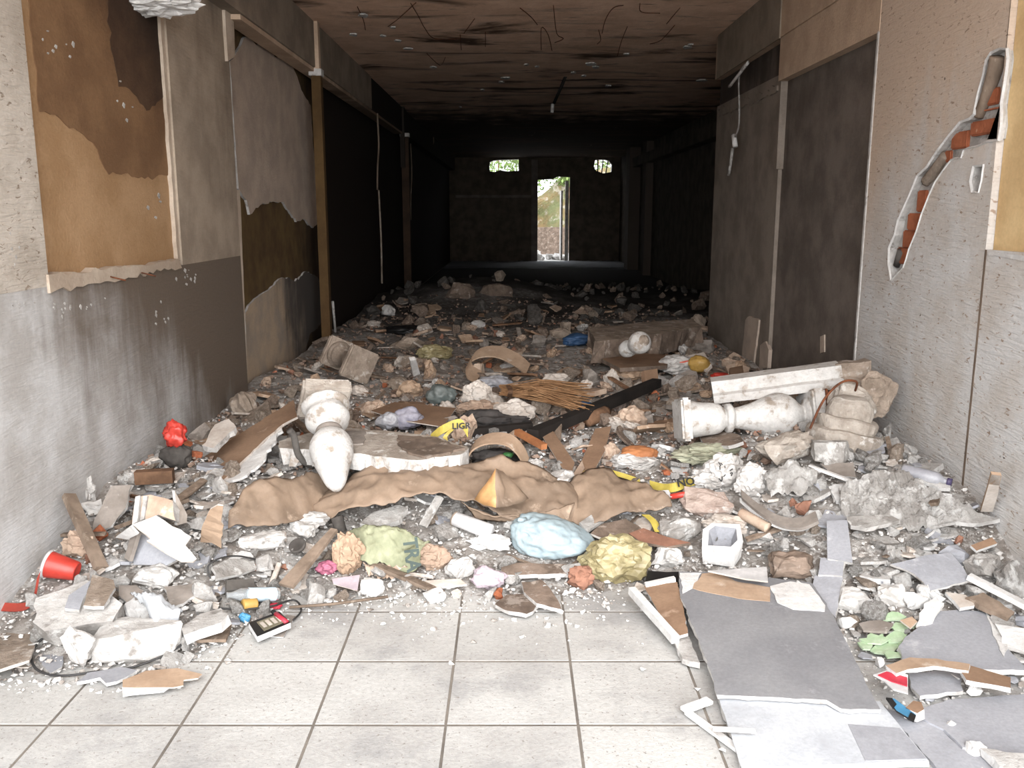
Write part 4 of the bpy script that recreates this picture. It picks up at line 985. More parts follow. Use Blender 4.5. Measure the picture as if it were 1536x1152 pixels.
crumple('blue_scrap', 'tiny blue plastic scrap left of the black carton', 'scrap', 366, 928, 14, 12, 'blue_bright', 54, .7, .4)
crumple('red_scrap', 'bright red wrapper scrap beside the yellow cap', 'scrap', 412, 910, 16, 8, 'red_wrap', 55, .7, .4)
tube('long_stick', [G(434, 911, .02), G(500, 906, .03), G(582, 895, .04)], .006, 'wood_grey', 'long thin stick lying along the front rubble edge', 'stick', n=6)
tube('cable', [G(332, 897, .03), G(328, 906, .02), G(336, 913, .02), G(400, 911, .03), G(440, 900, .02), G(452, 915, .01), G(440, 930, .01)], .004, 'black_cable', 'black cable running past the yellow cap', 'cable', sp=5, n=6)

# ================================================================== MIDDLE FRONT
tb = G(745, 735)
sheet('brown_tarp', 'large creased brown plastic sheet stretched across the rubble centre', 'tarp', [(470, 760, .04), (505, 728, .08), (548, 706, .12), (640, 699, .13), (735, 701, .14), (792, 700, .13), (842, 722, .08), (868, 745, .03)], [(455, 786, .02), (500, 776, .07), (560, 768, .12), (600, 760, .14), (655, 742, .15), (715, 756, .12), (790, 790, .06), (865, 780, .03)], 'tarp', 90, 26, .03, .034, 3.6, seed=5, bumps=[(tb.x, tb.y, .07, .06), (tb.x - .45, tb.y + .1, .12, .03)])
sheet('brown_tarp_strip', 'dull brown sheet flap hanging along the front of the creased sheet', 'tarp', [(690, 752, .10), (740, 775, .09), (800, 772, .09), (862, 758, .07)], [(712, 778, .03), (760, 785, .03), (815, 786, .03), (850, 790, .02)], 'tarp', 34, 10, .015, .012, 8, seed=6)
sheet('brown_sheet_flap', 'folded brown sheet at the left end below the propped baluster', 'tarp', [(345, 770, .05), (372, 738, .10), (420, 722, .12), (470, 715, .10), (500, 722, .06)], [(342, 792, .02), (385, 790, .05), (430, 782, .07), (478, 770, .05), (508, 742, .02)], 'tarp', 44, 14, .02, .03, 4.5, seed=7)
sheet('brown_cloth', 'brown cloth piece with a folded wing right of the creased sheet', 'cloth', [(842, 735, .03), (880, 712, .08), (905, 706, .10), (960, 722, .08), (1000, 745, .06)], [(850, 782, .02), (890, 788, .05), (925, 776, .07), (965, 770, .05), (1008, 766, .02)], 'tarp', 50, 14, .02, .03, 4.5, seed=8)
tg = G(745, 757, .17)
ap = PY(744, 702, tg.y + .06)
bs = [PY(712, 750, tg.y + .02), PY(742, 762, tg.y - .06), PY(762, 760, tg.y - .03), PY(792, 748, tg.y + .06), PY(760, 715, tg.y + .25)]
bm = bmesh.new(); av = bm.verts.new(ap); a2 = bm.verts.new(ap + Vector((.03, .05, -.03))); bv = [bm.verts.new(b_) for b_ in bs]
for q in ((av, bv[0], bv[1]), (av, bv[1], bv[2]), (av, bv[2], a2), (a2, bv[2], bv[3]), (a2, bv[3], bv[4]), (av, a2, bv[4]), (av, bv[4], bv[0]), (bv[4], bv[3], bv[2], bv[1], bv[0])): bm.faces.new(q)
bmesh.ops.triangulate(bm, faces=bm.faces[:]); bmesh.ops.subdivide_edges(bm, edges=bm.edges[:], cuts=3, use_grid_fill=True)
bm.normal_update()
for f in bm.faces: f.material_index = 0 if f.normal.x < .25 and f.normal.y < 0 else 1
for v in bm.verts: v.co += Vector((noise.noise(v.co * 16), noise.noise(v.co * 16 + Vector((5, 0, 0))), noise.noise(v.co * 16 + Vector((0, 5, 0))))) * .012
bmesh.ops.recalc_face_normals(bm, faces=bm.faces[:]); bm.verts.index_update()
placed('orange_jug', [v.co.copy() for v in bm.verts], [tuple(v.index for v in f.verts) for f in bm.faces], ['orange_tarp', 'tarp'], 'orange plastic tent-like bulge poking up from the creased brown sheet', 'plastic', smooth=True, mi=[f.material_index for f in bm.faces])
bm.free()
# pale blue bag, a flat cushion
gb = G(830, 838, .0); sb = (gb - Vector((0, 0, H))).length / FPX
V_, F_ = crumple_vf(61, (116 * sb, 90 * sb, 60 * sb), .16, 1.9, 5)
V_ = [Vector((v.x, v.y, v.z * (1 - .3 * (v.x / (58 * sb))) + v.x * -.12)) for v in V_]
o = obj('blue_bag', mesh('blue_bag', V_, F_, True), 'bag_blue', None, gb + Vector((0, .1, .065))); tag(o, 'smooth pale blue plastic bag at the front centre', 'bag'); OCC.append((gb.x, gb.y + .1, .17))
tube('tied_corner', [Vector((-.13, .02, .06)), Vector((-.16, .0, .075))], [.02, .008], 'bag_blue', n=8).parent = o
bpy.data.objects['tied_corner'].location = (-.14, .0, .05)
# green printed sack
sk = G(582, 850); 
gs = empty('green_sack', sk, 'crumpled yellow-green printed sack at the front, left of centre', 'sack')
def sub_sheet(name, top, bot, mat, parent, **kw):
    o = sheet(name, None, None, top, bot, mat, parent=parent, **kw); return o
sub_sheet('sack_body', [(524, 800, .06), (555, 792, .12), (590, 793, .13), (625, 806, .11), (646, 812, .07)], [(526, 832, .02), (550, 848, .035), (585, 852, .035), (620, 860, .02), (640, 838, .02)], 'bag_green', gs, nu=50, nv=20, bulge=.03, fold=.022, freq=11, seed=9)
sub_sheet('torn_paper_edge', [(545, 845, .02), (580, 850, .035), (615, 855, .03)], [(550, 864, .0), (585, 868, .01), (618, 866, .0)], 'paper_tan', gs, nu=30, nv=8, bulge=.0, fold=.02, freq=16, seed=10, edge_jag=.012)
dsk = (PY(640, 820, sk.y) - PY(600, 820, sk.y)).normalized()
text_on('print', 'TRA', .085, G(617, 832, .13), Vector((-.25, -.35, -.9)).cross(Vector((0, -.9, .4))) if False else Vector((.15, -.55, -.6)), Vector((.1, -.62, .75)), 'ink_grey', gs)
crumple('tan_paper_bag', 'crumpled tan paper right of the green sack', 'paper', 650, 838, 44, 36, 'paper_tan', 62, .7, .3, 2.6)
crumple('tan_paper_bag', 'crumpled orange-tan paper left of the green sack', 'paper', 520, 838, 40, 50, 'cardboard_pale', 63, .7, .4, 2.8)
crumple('pink_wrapper', 'bright pink wrapper in front of the splintered plank', 'wrapper', 490, 852, 28, 18, 'pink', 64, .7, .35, 3)
slab('pale_card', 'pale lilac card in front of the pink wrapper', 'card', [(498, 868), (540, 862), (536, 886), (500, 876)], .003, 'pink_pale', 'paper', lift=.03)
rock('speckled_stone', 'rounded speckled grey stone right above the green sack', 'stone', 668, 796, 44, 34, 'concrete', 65, .8, boxy=.2, rough=.05, sub=3)
q0, q1 = G(682, 778, .05), G(736, 798, .05)
wc = empty('white_can', q0, 'white dented can under the edge of the brown sheet', 'can'); Lc = (q1 - q0).length
on_axis('can_body', roughen(lathe_vf([(.03, 0), (.034, .006), (.034, Lc - .006), (.03, Lc), (.005, Lc - .002)]), .004, 10), q0, q1, 'white_plastic', wc)
on_axis('can_end', lathe_vf([(.033, -.004), (.035, 0), (.033, .005)]), q0, q1, 'concrete_tan', wc)
bar('small_plank', G(634, 790, .05), G(660, 745, .12), .04, .015, 'concrete', 'short pale plank end rising above the green sack', 'plank')
slab('grey_slab', 'flat grey plaster slab above the green sack', 'slab', [(540, 785), (560, 768), (598, 757), (612, 762), (598, 780), (565, 790)], .03, 'concrete', 'plaster', lift=.08, jag=.005)
slab('white_strip', 'flat white strip of plaster in front of the green sack', 'strip', [(620, 872), (690, 868), (700, 876), (640, 884)], .01, 'paper', 'plaster', lift=.03, jag=.003)
rock('foam_piece', 'white foam piece nearest the tiles, centre left', 'foam', 650, 892, 42, 28, 'plaster_white', 66, .7, boxy=.2, rough=.04, sub=3)
rock('white_block', 'white squared plaster block below the pale card', 'block', 558, 880, 34, 30, 'plaster_white', 67, .7, boxy=.8)
rock('white_streaky_lump', 'white crumbly lump between the tan paper and the blue bag', 'lump', 690, 850, 42, 44, 'plaster', 68, .8, rough=.2, sub=3)
crumple('net_bag', 'hazy pink netting scrap below the blue bag', 'netting', 732, 870, 44, 30, 'pink_pale', 69, .7, .35, 3)
rock('white_streaky_lump', 'long white crumbly strip right of the white can', 'lump', 735, 815, 70, 22, 'plaster_white', 70, .6, rough=.2, sub=3)
slab('brown_slab', 'brown-faced plaster slab lying below the blue bag', 'slab', [(752, 851), (775, 844), (850, 846), (858, 860), (752, 863)], .022, 'dusty_brown', 'plaster_white', lift=.035, jag=.002)
slab('brown_slab', 'brown broken slab on the front rubble edge, larger piece', 'slab', [(742, 906), (760, 892), (790, 890), (812, 905), (790, 921), (755, 914)], .015, 'dusty_brown', 'plaster', lift=.03, jag=.006)
slab('brown_slab', 'brown broken slab on the front rubble edge, narrower piece', 'slab', [(782, 873), (812, 869), (832, 893), (842, 914), (805, 905), (786, 888)], .015, 'dusty_brown', 'plaster', lift=.045, jag=.005)
crumple('khaki_plastic', 'crinkled khaki plastic wrap at the front centre right', 'plastic', 924, 842, 92, 66, 'khaki_plastic', 71, .6, .26, 3.6, sub=4)
crumple('terracotta_heap', 'crumbly terracotta lump left of the khaki plastic', 'lump', 872, 868, 36, 30, 'terracotta', 72, .7, .4, 3, smooth=False, sub=3)
slab('black_plastic', 'black plastic sheet tucked behind the hollow brown board', 'plastic', [(968, 872), (972, 856), (1000, 858), (1024, 857), (1022, 872), (985, 874)], .012, 'black', lift=.05)
rock('twisted_plaster', 'whorled white plaster lump above the black plastic', 'lump', 1002, 836, 54, 42, 'plaster', 73, .8, rough=.16, sub=3, boxy=.1)
slab('plank_piece', 'pale short plank under the brown cloth', 'plank', [(869, 784), (893, 768), (912, 776), (882, 796)], .015, 'concrete', 'concrete', lift=.06)
slab('brown_board_piece', 'brown board scrap right of the blue bag', 'board', [(886, 800), (905, 785), (938, 778), (962, 792), (948, 806), (915, 812)], .012, 'dusty_brown', 'paper', lift=.05, jag=.003)
slab('brown_splinter', 'long tapering brown board splinter above the khaki plastic', 'board', [(943, 800), (965, 792), (1000, 805), (1036, 814), (1000, 820), (960, 812)], .012, 'terracotta', 'dusty_brown', lift=.08)
rock('white_scrap', 'white rounded foam lump behind the khaki plastic', 'foam', 922, 812, 38, 20, 'plaster_white', 74, .7, boxy=.1)

# ================================================================== MIDDLE, FURTHER BACK
arc = [G(700, 690, .05), G(712, 668, .11), G(735, 658, .15), G(762, 660, .15), G(780, 675, .10), G(790, 695, .04)]
band('cardboard_hoop', arc, Vector((.02, .10, .03)), .008, 'cardboard_pale', 'arched tan cardboard hoop over dark rubbish at the centre', 'hoop')
crumple('dark_rubbish', 'dark green and black rubbish under the near cardboard hoop', 'rubbish', 742, 690, 62, 26, 'dark_cloth', 80, .7, .4, 3)
crumple('green_scrap', 'small bright green scrap inside the near cardboard hoop', 'scrap', 762, 683, 14, 8, 'green_dark', 81, .7, .3, lift=.05)
slab('cardboard_strip', 'tan cardboard strip at the centre, left of two crossing strips', 'cardboard', [(809, 647), (826, 641), (862, 694), (856, 714), (846, 706)], .005, 'cardboard', 'paper', lift=.05)
slab('cardboard_strip', 'tan cardboard strip with pale tip, right of two crossing strips', 'cardboard', [(893, 643), (917, 639), (907, 677), (884, 719), (858, 715), (873, 690)], .005, 'cardboard', 'paper', lift=.055)
slab('pale_tip', None, None, [(873, 691), (877, 702), (868, 717), (857, 715)], .004, 'paper_tan', lift=.062, parent=bpy.data.objects['cardboard_strip.001'])
bar('orange_wood', G(776, 648, .06), G(816, 670, .06), .035, .03, 'orange', 'short orange-brown wood piece beside the hoop', 'wood')
crumple('orange_foam', 'bright orange foam pad with pale edge at the centre right', 'foam', 960, 680, 54, 20, 'orange', 82, .6, .2, 2.4, lift=.03)
crumple('clear_bag', 'pale clear wrapping under the orange foam pad', 'wrapping', 952, 690, 62, 26, 'white_bag', 83, .6, .3, 2.6)
crumple('blue_scrap', 'blue plastic knot near the dark beam, centre', 'plastic', 882, 613, 32, 16, 'blue_plastic', 84, .7, .4, 2.6, lift=.02)
tube('brown_roll', [G(880, 634, .03), G(892, 626, .045), G(908, 618, .05)], [.03, .045, .04], 'wood_brown', 'brown rolled cloth beside the blue knot', 'roll', sp=4, n=12)
bar('charred_beam', G(800, 652, .05), G(986, 574, .08), .07, .06, 'soot_black', 'long charred dark beam running diagonally across the middle', 'beam')
bar('charred_beam', G(690, 650, .03), G(800, 640, .05), .05, .05, 'soot_black', 'shorter charred beam below the straw broom', 'beam')
# straw broom
br = G(815, 598, .06)
be = empty('straw_broom', br, 'spread straw broom head lying at the centre', 'broom')
r_ = random.Random(3); V_, F_ = [], []
for i in range(110):
    a = G(752 + r_.uniform(-4, 8), 585 + r_.uniform(-8, 8), .10); b = G(r_.uniform(850, 892), r_.uniform(574, 618), r_.uniform(.05, .12)); 
    m_ = a.lerp(b, .5) + Vector((r_.gauss(0, .02), r_.gauss(0, .02), r_.uniform(.0, .05)))
    v, f = tube_vf([a, m_, b], .003, 4); k = len(V_); V_ += v; F_ += [tuple(q + k for q in ff) for ff in f]
tag(placed('straws', V_, F_, 'straw', parent=be), kind='stuff')
band('binding', [G(762, 578, .13), G(766, 586, .15), G(764, 595, .10)], Vector((.03, 0, 0)), .006, 'wood_brown', parent=be)
crumple('black_cloth', 'long black rag behind the yellow tape', 'rag', 735, 634, 92, 32, 'dark_cloth', 85, .5, .35, 2.6, sub=5)
# caution tapes
def tape(name, label, pts, w, txt, tpos, tdir, tn, size):
    e = empty(name, pts[0], label, 'tape')
    band('ribbon', pts, w, .002, 'tape_yellow', parent=e, sp=5)
    if txt: text_on('lettering', txt, size, tpos, tdir, tn, 'black', e)
    return e
tp = [G(646, 658, .13), G(664, 644, .19), G(690, 635, .22), G(702, 650, .18)]
e = tape('caution_tape', 'yellow caution tape with black letters looped over the rail end', tp, Vector((.0, .025, .04)), 'LIGR', (tp[2] + tp[1] * .35 + tp[3] * .0) / 1.35 + Vector((.03, -.02, -.002)), Vector((1, 0, .05)), Vector((0, -.85, .5)), .045)
band('ribbon', [G(678, 644, .2), G(668, 655, .16), G(670, 667, .14), G(671, 690, .10)], Vector((.022, 0, 0)), .002, 'tape_yellow', parent=e, sp=5)
for k in range(4):
    q = G(671, 669 + k * 5, .148 - k * .013); text_on('lettering', 'I', .022, q + Vector((0, -.006, .004)), Vector((.2, 0, 1)), Vector((0, -.8, .5)), 'black', e)
tp = [G(975, 727, .03), G(995, 732, .05), G(1012, 731, .07), G(1032, 724, .07), G(1052, 718, .05)]
tape('caution_tape', 'yellow tape end reading NO above the red tube', tp, Vector((0, .03, .035)), 'NO', G(1028, 726, .075) + Vector((0, -.012, .012)), Vector((1, .1, .12)), Vector((0, -.75, .62)), .055)
tape('caution_tape', 'thin muddy yellow tape strip behind the brown cloth', [G(838, 722, .04), G(870, 712, .05), G(900, 706, .05), G(930, 712, .05), G(960, 722, .04)], Vector((0, .02, .02)), None, None, None, None, 0)
tape('caution_tape', 'short yellow tape tail hanging right of the brown cloth', [G(968, 772, .05), G(980, 782, .045), G(988, 798, .03)], Vector((.035, .0, .0)), None, None, None, None, 0)
crumple('yellow_knot', 'tiny yellow tape knot at the top of the brown cloth', 'tape', 893, 729, 16, 10, 'yellow', 86, .7, .4, lift=.05)
q0, q1 = G(1006, 745, .05), G(1036, 740, .06); tube('red_tube', [q0, q1], .014, 'red_plastic', 'small red plastic tube on the brown cloth edge', 'tube', n=10)
slab('white_card', 'white card beside the red tube', 'card', [(985, 736), (1003, 735), (1008, 745), (988, 747)], .003, 'white_plastic', lift=.06)
# back litter left of centre
crumple('teal_bag', 'shiny grey-teal rubbish bag, centre left', 'bag', 661, 594, 46, 32, 'teal_bag', 87, .7, .25, 2.2)
slab('cardboard_sheet', 'flat brown cardboard behind the pale lilac bag', 'cardboard', [(556, 616), (592, 603), (684, 612), (664, 640), (600, 630)], .006, 'cardboard', 'paper', lift=.06)
crumple('lilac_bag', 'pale lilac plastic bag in front of the flat cardboard', 'bag', 612, 627, 42, 34, 'purple_bag', 88, .7, .3, 2.2, lift=.04)
crumple('grey_bag', 'pale grey plastic bag just left of the lilac bag', 'bag', 584, 632, 34, 26, 'grey_bag', 89, .7, .3, 2.2, lift=.02)
crumple('paper_bag', 'pale crumpled paper bag in front of the far hoop', 'bag', 716, 592, 42, 36, 'paper', 90, .7, .3, 2.2)
crumple('paper_bag', 'grey-white crumpled bag under the straw broom', 'bag', 770, 618, 60, 36, 'paper', 91, .7, .3, 2.4)
crumple('paper_bag', 'grey plastic sheet crumpled above the straw broom handle', 'bag', 742, 572, 50, 24, 'grey_bag', 92, .7, .35, 2.4)
crumple('paper_bag', 'tan paper heap behind the black rag', 'paper', 720, 616, 60, 24, 'paper_tan', 93, .6, .35, 3)
arc = [G(718, 566, .04), G(704, 556, .08), G(706, 540, .14), G(722, 529, .18), G(748, 528, .18), G(775, 540, .12), G(792, 555, .05)]
band('cardboard_hoop', arc, Vector((.04, .16, .06)), .012, 'cardboard_pale', 'curled tan cardboard hoop further back in the hall', 'hoop')
rock('layered_chunk', 'pale layered chunk inside the far cardboard hoop', 'chunk', 716, 553, 26, 34, 'paper_tan', 94, .7)
rock('broken_neck', 'broken pale baluster neck behind the cardboard sheet', 'fragment', 602, 573, 44, 28, 'concrete_tan', 95, .7, boxy=.3)
slab('upright_shard', 'pale upright shard behind the broken baluster neck', 'shard', [(613, 536), (622, 535), (628, 556), (618, 560)], .03, 'plaster', 'plaster', zs=[.55, .56, .42, .41])
crumple('black_rag', 'flat black rag far back on the left', 'rag', 603, 495, 50, 14, 'black', 96, .7, .3)
crumple('yellowish_bag', 'dim yellowish sack far back, left of centre', 'sack', 650, 528, 50, 24, 'khaki_plastic', 97, .7, .25)
rock('log', 'pale log-like lump behind the dim yellowish sack', 'lump', 612, 512, 60, 26, 'concrete_tan', 98, .5, boxy=.2)
for i, (x, y, w, h, lb) in enumerate([(582, 462, 24, 24, 'pale rounded stone by the far left wall'), (717, 485, 24, 15, 'white stone far back near the centre'), (850, 489, 24, 20, 'pale round stone left of the broken baluster ball'), (842, 500, 40, 22, 'pale block below the round stone'), (1048, 480, 26, 34, 'grey boulder at the corner of the right pier'), (1040, 512, 70, 40, 'dark rubble mound by the right pier'), (752, 412, 22, 22, 'round dim stone on top of the far heap'), (690, 432, 50, 34, 'dark red-brown lump left in the far heap'), (745, 432, 60, 34, 'dim layered lump right in the far heap')]):
    rock('far_stone', lb, 'stone', x, y, w, h, ['plaster', 'plaster', 'concrete_tan', 'concrete_tan', 'concrete_tan', 'board_dirty', 'concrete_tan', 'dusty_brown', 'dusty_brown'][i], 110 + i, .8, boxy=.3)
slab('fallen_lintel', 'long tan concrete beam lying across the hall behind the baluster ball', 'beam', [(884, 492), (960, 484), (1040, 478), (1052, 490), (960, 505), (892, 512)], .18, 'concrete_tan', 'dusty_brown', zs=.55, jag=.01, step=.1)
crumple('blue_rag', 'dark blue rag left of the fallen tan beam', 'rag', 868, 510, 44, 18, 'blue_plastic', 120, .7, .3)
slab('tan_board', 'tan board lying in front of the broken baluster ball', 'board', [(902, 538), (965, 530), (1010, 532), (1000, 548), (930, 552)], .03, 'cardboard', 'dusty_brown', lift=.1)
crumple('printed_bag', 'white plastic bag with red print in front of the right pier', 'bag', 1018, 548, 52, 30, 'white_bag', 121, .7, .25, 2.4, lift=.02)
o_ = bpy.data.objects['printed_bag']
for k in range(3):
    v, f = crumple_vf(130 + k, (.10, .02, .012), .3, 3, 2); q = obj('red_print', mesh('red_print', v, f), 'print_red', o_, (-.02 + .03 * k, -.075, .05 + .025 * k)); q.rotation_euler = (.3, -.15, 0)
crumple('yellow_bag', 'yellow-orange plastic piece right of the printed bag', 'plastic', 1050, 545, 30, 26, 'yellow_dark', 122, .7, .2, 2, lift=.05)
crumple('red_scrap_far', 'red plastic scrap at the far end of the coping', 'scrap', 1082, 564, 26, 9, 'red_plastic', 123, .7, .3)
crumple('white_wrapper', 'white and red wrapper on the far end of the charred beam', 'wrapper', 985, 572, 34, 14, 'white_bag', 124, .7, .3, 3)
slab('tan_carton', 'small tan carton beside the charred beam end', 'carton', [(966, 556), (986, 553), (988, 572), (968, 574)], .04, 'cardboard', 'cardboard', zs=[.45, .45, .37, .37])
crumple('clear_orange_bag', 'clear bag with orange contents above the charred beam', 'bag', 945, 560, 50, 22, 'cardboard_pale', 125, .7, .3, 2.4)
rock('tan_shard', 'pointed tan shard, left of the pair by the gravel', 'shard', 912, 600, 24, 30, 'concrete_tan', 126, .6, rough=.1)
rock('tan_shard', 'pointed cream shard, right of the pair by the gravel', 'shard', 928, 604, 26, 28, 'rubble_pink', 127, .6, rough=.1)
slab('carton_end', 'dim carton beside the pier foot behind the coping', 'carton', [(1094, 552), (1114, 548), (1116, 562), (1096, 564)], .08, 'cardboard', 'cardboard', zs=.45)
slab('clear_pack', 'pale clear pack behind the yellow-orange piece', 'pack', [(1020, 536), (1056, 528), (1068, 548), (1060, 556)], .02, 'paper', 'paper', zs=[.42, .47, .40, .37])

# ================================================================== RIGHT SIDE
slab('brown_tile', 'brown tile piece below the lying baluster', 'tile', [(1050, 654), (1062, 640), (1108, 652), (1115, 662), (1092, 669), (1056, 666)], .018, 'dusty_brown', 'plaster', lift=.05, jag=.004)
q0 = G(1036, 640, .02)
cn = empty('striped_can_top', q0, 'black and yellow dome-shaped can end beside the baluster foot', 'can')
on_axis('dome', lathe_vf(smooth_prof([(.05, 0), (.05, .02), (.042, .045), (.02, .06), (.003, .063)])), q0, q0 + Vector((0, -.15, 1)), 'black', cn)
on_axis('yellow_band', lathe_vf([(.051, .022), (.0515, .025), (.046, .042), (.044, .042)]), q0, q0 + Vector((0, -.15, 1)), 'yellow', cn)
on_axis('silver_base', lathe_vf([(.052, -.03), (.054, -.02), (.053, .01), (.05, .015)]), q0, q0 + Vector((0, -.15, 1)), 'white_plastic', cn)
crumple('green_netting', 'flat pale green shredded netting in front of the brown tile', 'netting', 1068, 682, 90, 24, 'green_pale', 140, .6, .45, 4, sub=5, sink=.35)
crumple('printed_sack', 'white plastic sack with black print at the centre right', 'sack', 1090, 708, 54, 50, 'white_bag', 141, .7, .28, 2.4, sub=5)
r_ = random.Random(9); o_ = bpy.data.objects['printed_sack']
for k in range(16):
    p_ = Vector((r_.uniform(-.05, .05), -.065 + r_.uniform(-.012, .006), r_.uniform(.04, .13))); d_ = Vector((r_.uniform(-.008, .008), 0, r_.uniform(.004, .012)))
    v, f = tube_vf([p_ - d_, p_ + d_], .0025, 5); obj('black_print', mesh('black_print', v, f), 'black', o_)
crumple('printed_sack', 'grey wrinkled sack with faint print right of the white sack', 'sack', 1130, 722, 46, 50, 'white_bag', 142, .7, .3, 2.6)
crumple('white_foil', 'white crinkled foil above the big pink stone', 'foil', 1060, 723, 44, 28, 'white_bag', 143, .7, .4, 3.4)
rock('pink_stone', 'big pinkish stone at the right of the brown cloth', 'stone', 1060, 757, 98, 50, 'rubble_pink', 144, .7, boxy=.55, rough=.07, sub=3)
rock('pink_stone', 'pale stone tucked below the big pinkish stone', 'stone', 1022, 792, 76, 46, 'concrete', 145, .7, boxy=.4, rough=.08, sub=3)
sheet('dusty_cloth', 'stiff dusty grey cloth in peaks below the crumbled capital', 'cloth', [(1140, 712, .08), (1165, 702, .13), (1195, 702, .11), (1228, 712, .05)], [(1156, 758, .03), (1175, 742, .04), (1205, 745, .03), (1225, 728, .03)], 'concrete', 30, 14, .02, .035, 10, seed=12)
bar('white_lath', G(1212, 698, .09), G(1288, 726, .07), .02, .012, 'plaster_white', 'thin white lath pointing down right from the crumbled capital', 'lath')
slab('dark_board', 'dark grey tile below the squarish stone chunk', 'board', [(1230, 695), (1280, 694), (1284, 716), (1250, 712)], .014, 'board_dirty', 'plaster', lift=.05)
# hollow white block
hb = G(1090, 850); sb = hb.length / FPX
he = empty('hollow_block', hb, 'hollow white ceramic block with grey inside, centre right', 'block')
w_, d_, h_ = .165, .10, .10
ring_o = [(-.5, -.5), (.35, -.5), (.5, -.1), (.42, .5), (-.3, .5), (-.5, .1)]
V_ = []
for k, z in ((1.0, 0), (1.0, 1)): V_ += [Vector((x * w_ * k, y * d_ * 1.6 * k, z * h_)) for x, y in ring_o]
V_ += [Vector((x * w_ * .72, y * d_ * 1.6 * .72, h_)) for x, y in ring_o] + [Vector((x * w_ * .5, y * d_ * 1.6 * .5, h_ * .35)) for x, y in ring_o]
F_ = []; mi = []
for lvl in range(3):
    for i in range(6): F_.append((lvl * 6 + i, lvl * 6 + (i + 1) % 6, (lvl + 1) * 6 + (i + 1) % 6, (lvl + 1) * 6 + i))
F_.append((18, 19, 20, 21, 22, 23))
V_ = roughen((V_, F_), .014, 14, 3)[0]
Rm = Matrix.Rotation(-.3, 3, 'Z') @ Matrix.Rotation(.45, 3, 'X')
V_ = [Rm @ v + Vector((0, .08, .035)) for v in V_]
obj('shell', mesh('shell', V_, F_[:12]), 'plaster_white', he); obj('hollow', mesh('hollow', V_, F_[12:]), 'board_right', he)
OCC.append((hb.x, hb.y, .12))
q0, q1 = G(1112, 770, .06), G(1152, 792, .06)
V_, F_ = tube_vf([q0.lerp(q1, i / 24) for i in range(25)], [.022 if i % 2 else .026 for i in range(25)], 10)
placed('ribbed_hose', V_, F_, 'paper_tan', 'cream ribbed hose end right of the pinkish stone', 'hose', smooth=True)
crumple('cream_wrap', 'cream crumpled wrap between the pink stones and the hose', 'wrap', 1090, 790, 56, 30, 'paper', 146, .7, .3, 2.6)
band('curved_board', [G(1112, 742, .09), G(1140, 765, .09), G(1170, 782, .085), (G(1200, 786, .08)), G(1226, 776, .08)], Vector((.01, .07, .02)), .015, 'board_dirty', 'curved dark board with white underside right of the pinkish stone', 'board')
band('curved_trim', [G(1112, 750, .06), G(1140, 774, .06), G(1170, 790, .055), (G(1200, 793, .05)), G(1222, 785, .05)], Vector((.0, .01, .02)), .018, 'plaster_white', 'white edge strip under the curved dark board', 'strip')
rock('brick_piece', 'orange brick piece right of the curved board, larger', 'brick', 1208, 760, 30, 26, 'terracotta', 147, .7, boxy=.6)
rock('brick_piece', 'small orange brick bit left of the larger one', 'brick', 1192, 752, 16, 16, 'terracotta', 148, .7, boxy=.6)
crumple('orange_leaf', 'dry orange scrap on the pale dusty mound', 'scrap', 1306, 738, 38, 20, 'orange', 149, .7, .3, 2.6)
sheet('dusty_plaster_sheet', 'wide pale dusty plaster sheet sloping down from the right wall', 'plaster', [(1258, 735, .06), (1300, 716, .09), (1350, 712, .10), (1400, 735, .09), (1460, 770, .05)], [(1262, 772, .02), (1310, 785, .02), (1370, 790, .02), (1420, 792, .02), (1480, 785, .02)], 'concrete', 80, 26, .01, .03, 13, thick=.015, seed=13, smooth=False)
slab('long_slab', 'long grey slab along the foot of the dusty plaster sheet', 'slab', [(1270, 775), (1330, 770), (1350, 780), (1300, 792), (1276, 788)], .02, 'concrete', 'plaster', lift=.05, jag=.004)
slab('long_slab', 'pale flat slab at the right wall foot below the leaning shard', 'slab', [(1410, 772), (1460, 768), (1500, 778), (1470, 785), (1425, 782)], .02, 'concrete', 'plaster', lift=.05, jag=.004)
slab('leaning_shard', 'white and tan wood shard leaning on the right wall', 'shard', [(1470, 764), (1480, 730), (1486, 708), (1500, 710), (1496, 738), (1488, 764)], .012, 'paper', 'cardboard_pale', zs=[.33, .46, .55, .54, .44, .33], key='ls')
pl_, o_ = PLANES['ls']; slab('wood_tip', None, None, [(1482, 722), (1486, 707), (1501, 709), (1498, 724)], .014, 'cardboard_pale', plane=pl_, parent=o_, up=.002)
q0, q1 = G(1352, 706, .03), G(1428, 724, .03)
bt = empty('dusty_bottle', q0, 'dusty clear bottle with dark purple cap by the right wall', 'bottle'); Lc = (q1 - q0).length
on_axis('bottle_body', lathe_vf(smooth_prof([(.025, 0), (.032, .02), (.032, Lc * .65), (.02, Lc * .8), (.013, Lc * .85), (.013, Lc * .92)])), q0, q1, 'grey_bag', bt)
on_axis('cap', lathe_vf([(.017, Lc * .9), (.018, Lc * .91), (.018, Lc), (.015, Lc)]), q0, q1, 'purple_cap', bt).parent = bpy.data.objects['bottle_body.001']
slab('narrow_slab', 'upright narrow grey tile at the right, topmost of three in a row', 'tile', [(1240, 781), (1271, 780), (1279, 844), (1241, 838)], .014, 'board_right', 'plaster', lift=.055)
slab('narrow_slab', 'pale grey tile in the middle of the row of three at right', 'tile', [(1231, 836), (1266, 842), (1264, 864), (1227, 862)], .014, 'board_right', 'plaster', lift=.05, jag=.002)
slab('narrow_slab', 'pale broken tile at the bottom of the row, beside the big grey board', 'tile', [(1222, 863), (1264, 865), (1254, 927), (1245, 917), (1219, 883)], .014, 'board_right', 'plaster', lift=.04, jag=.002)
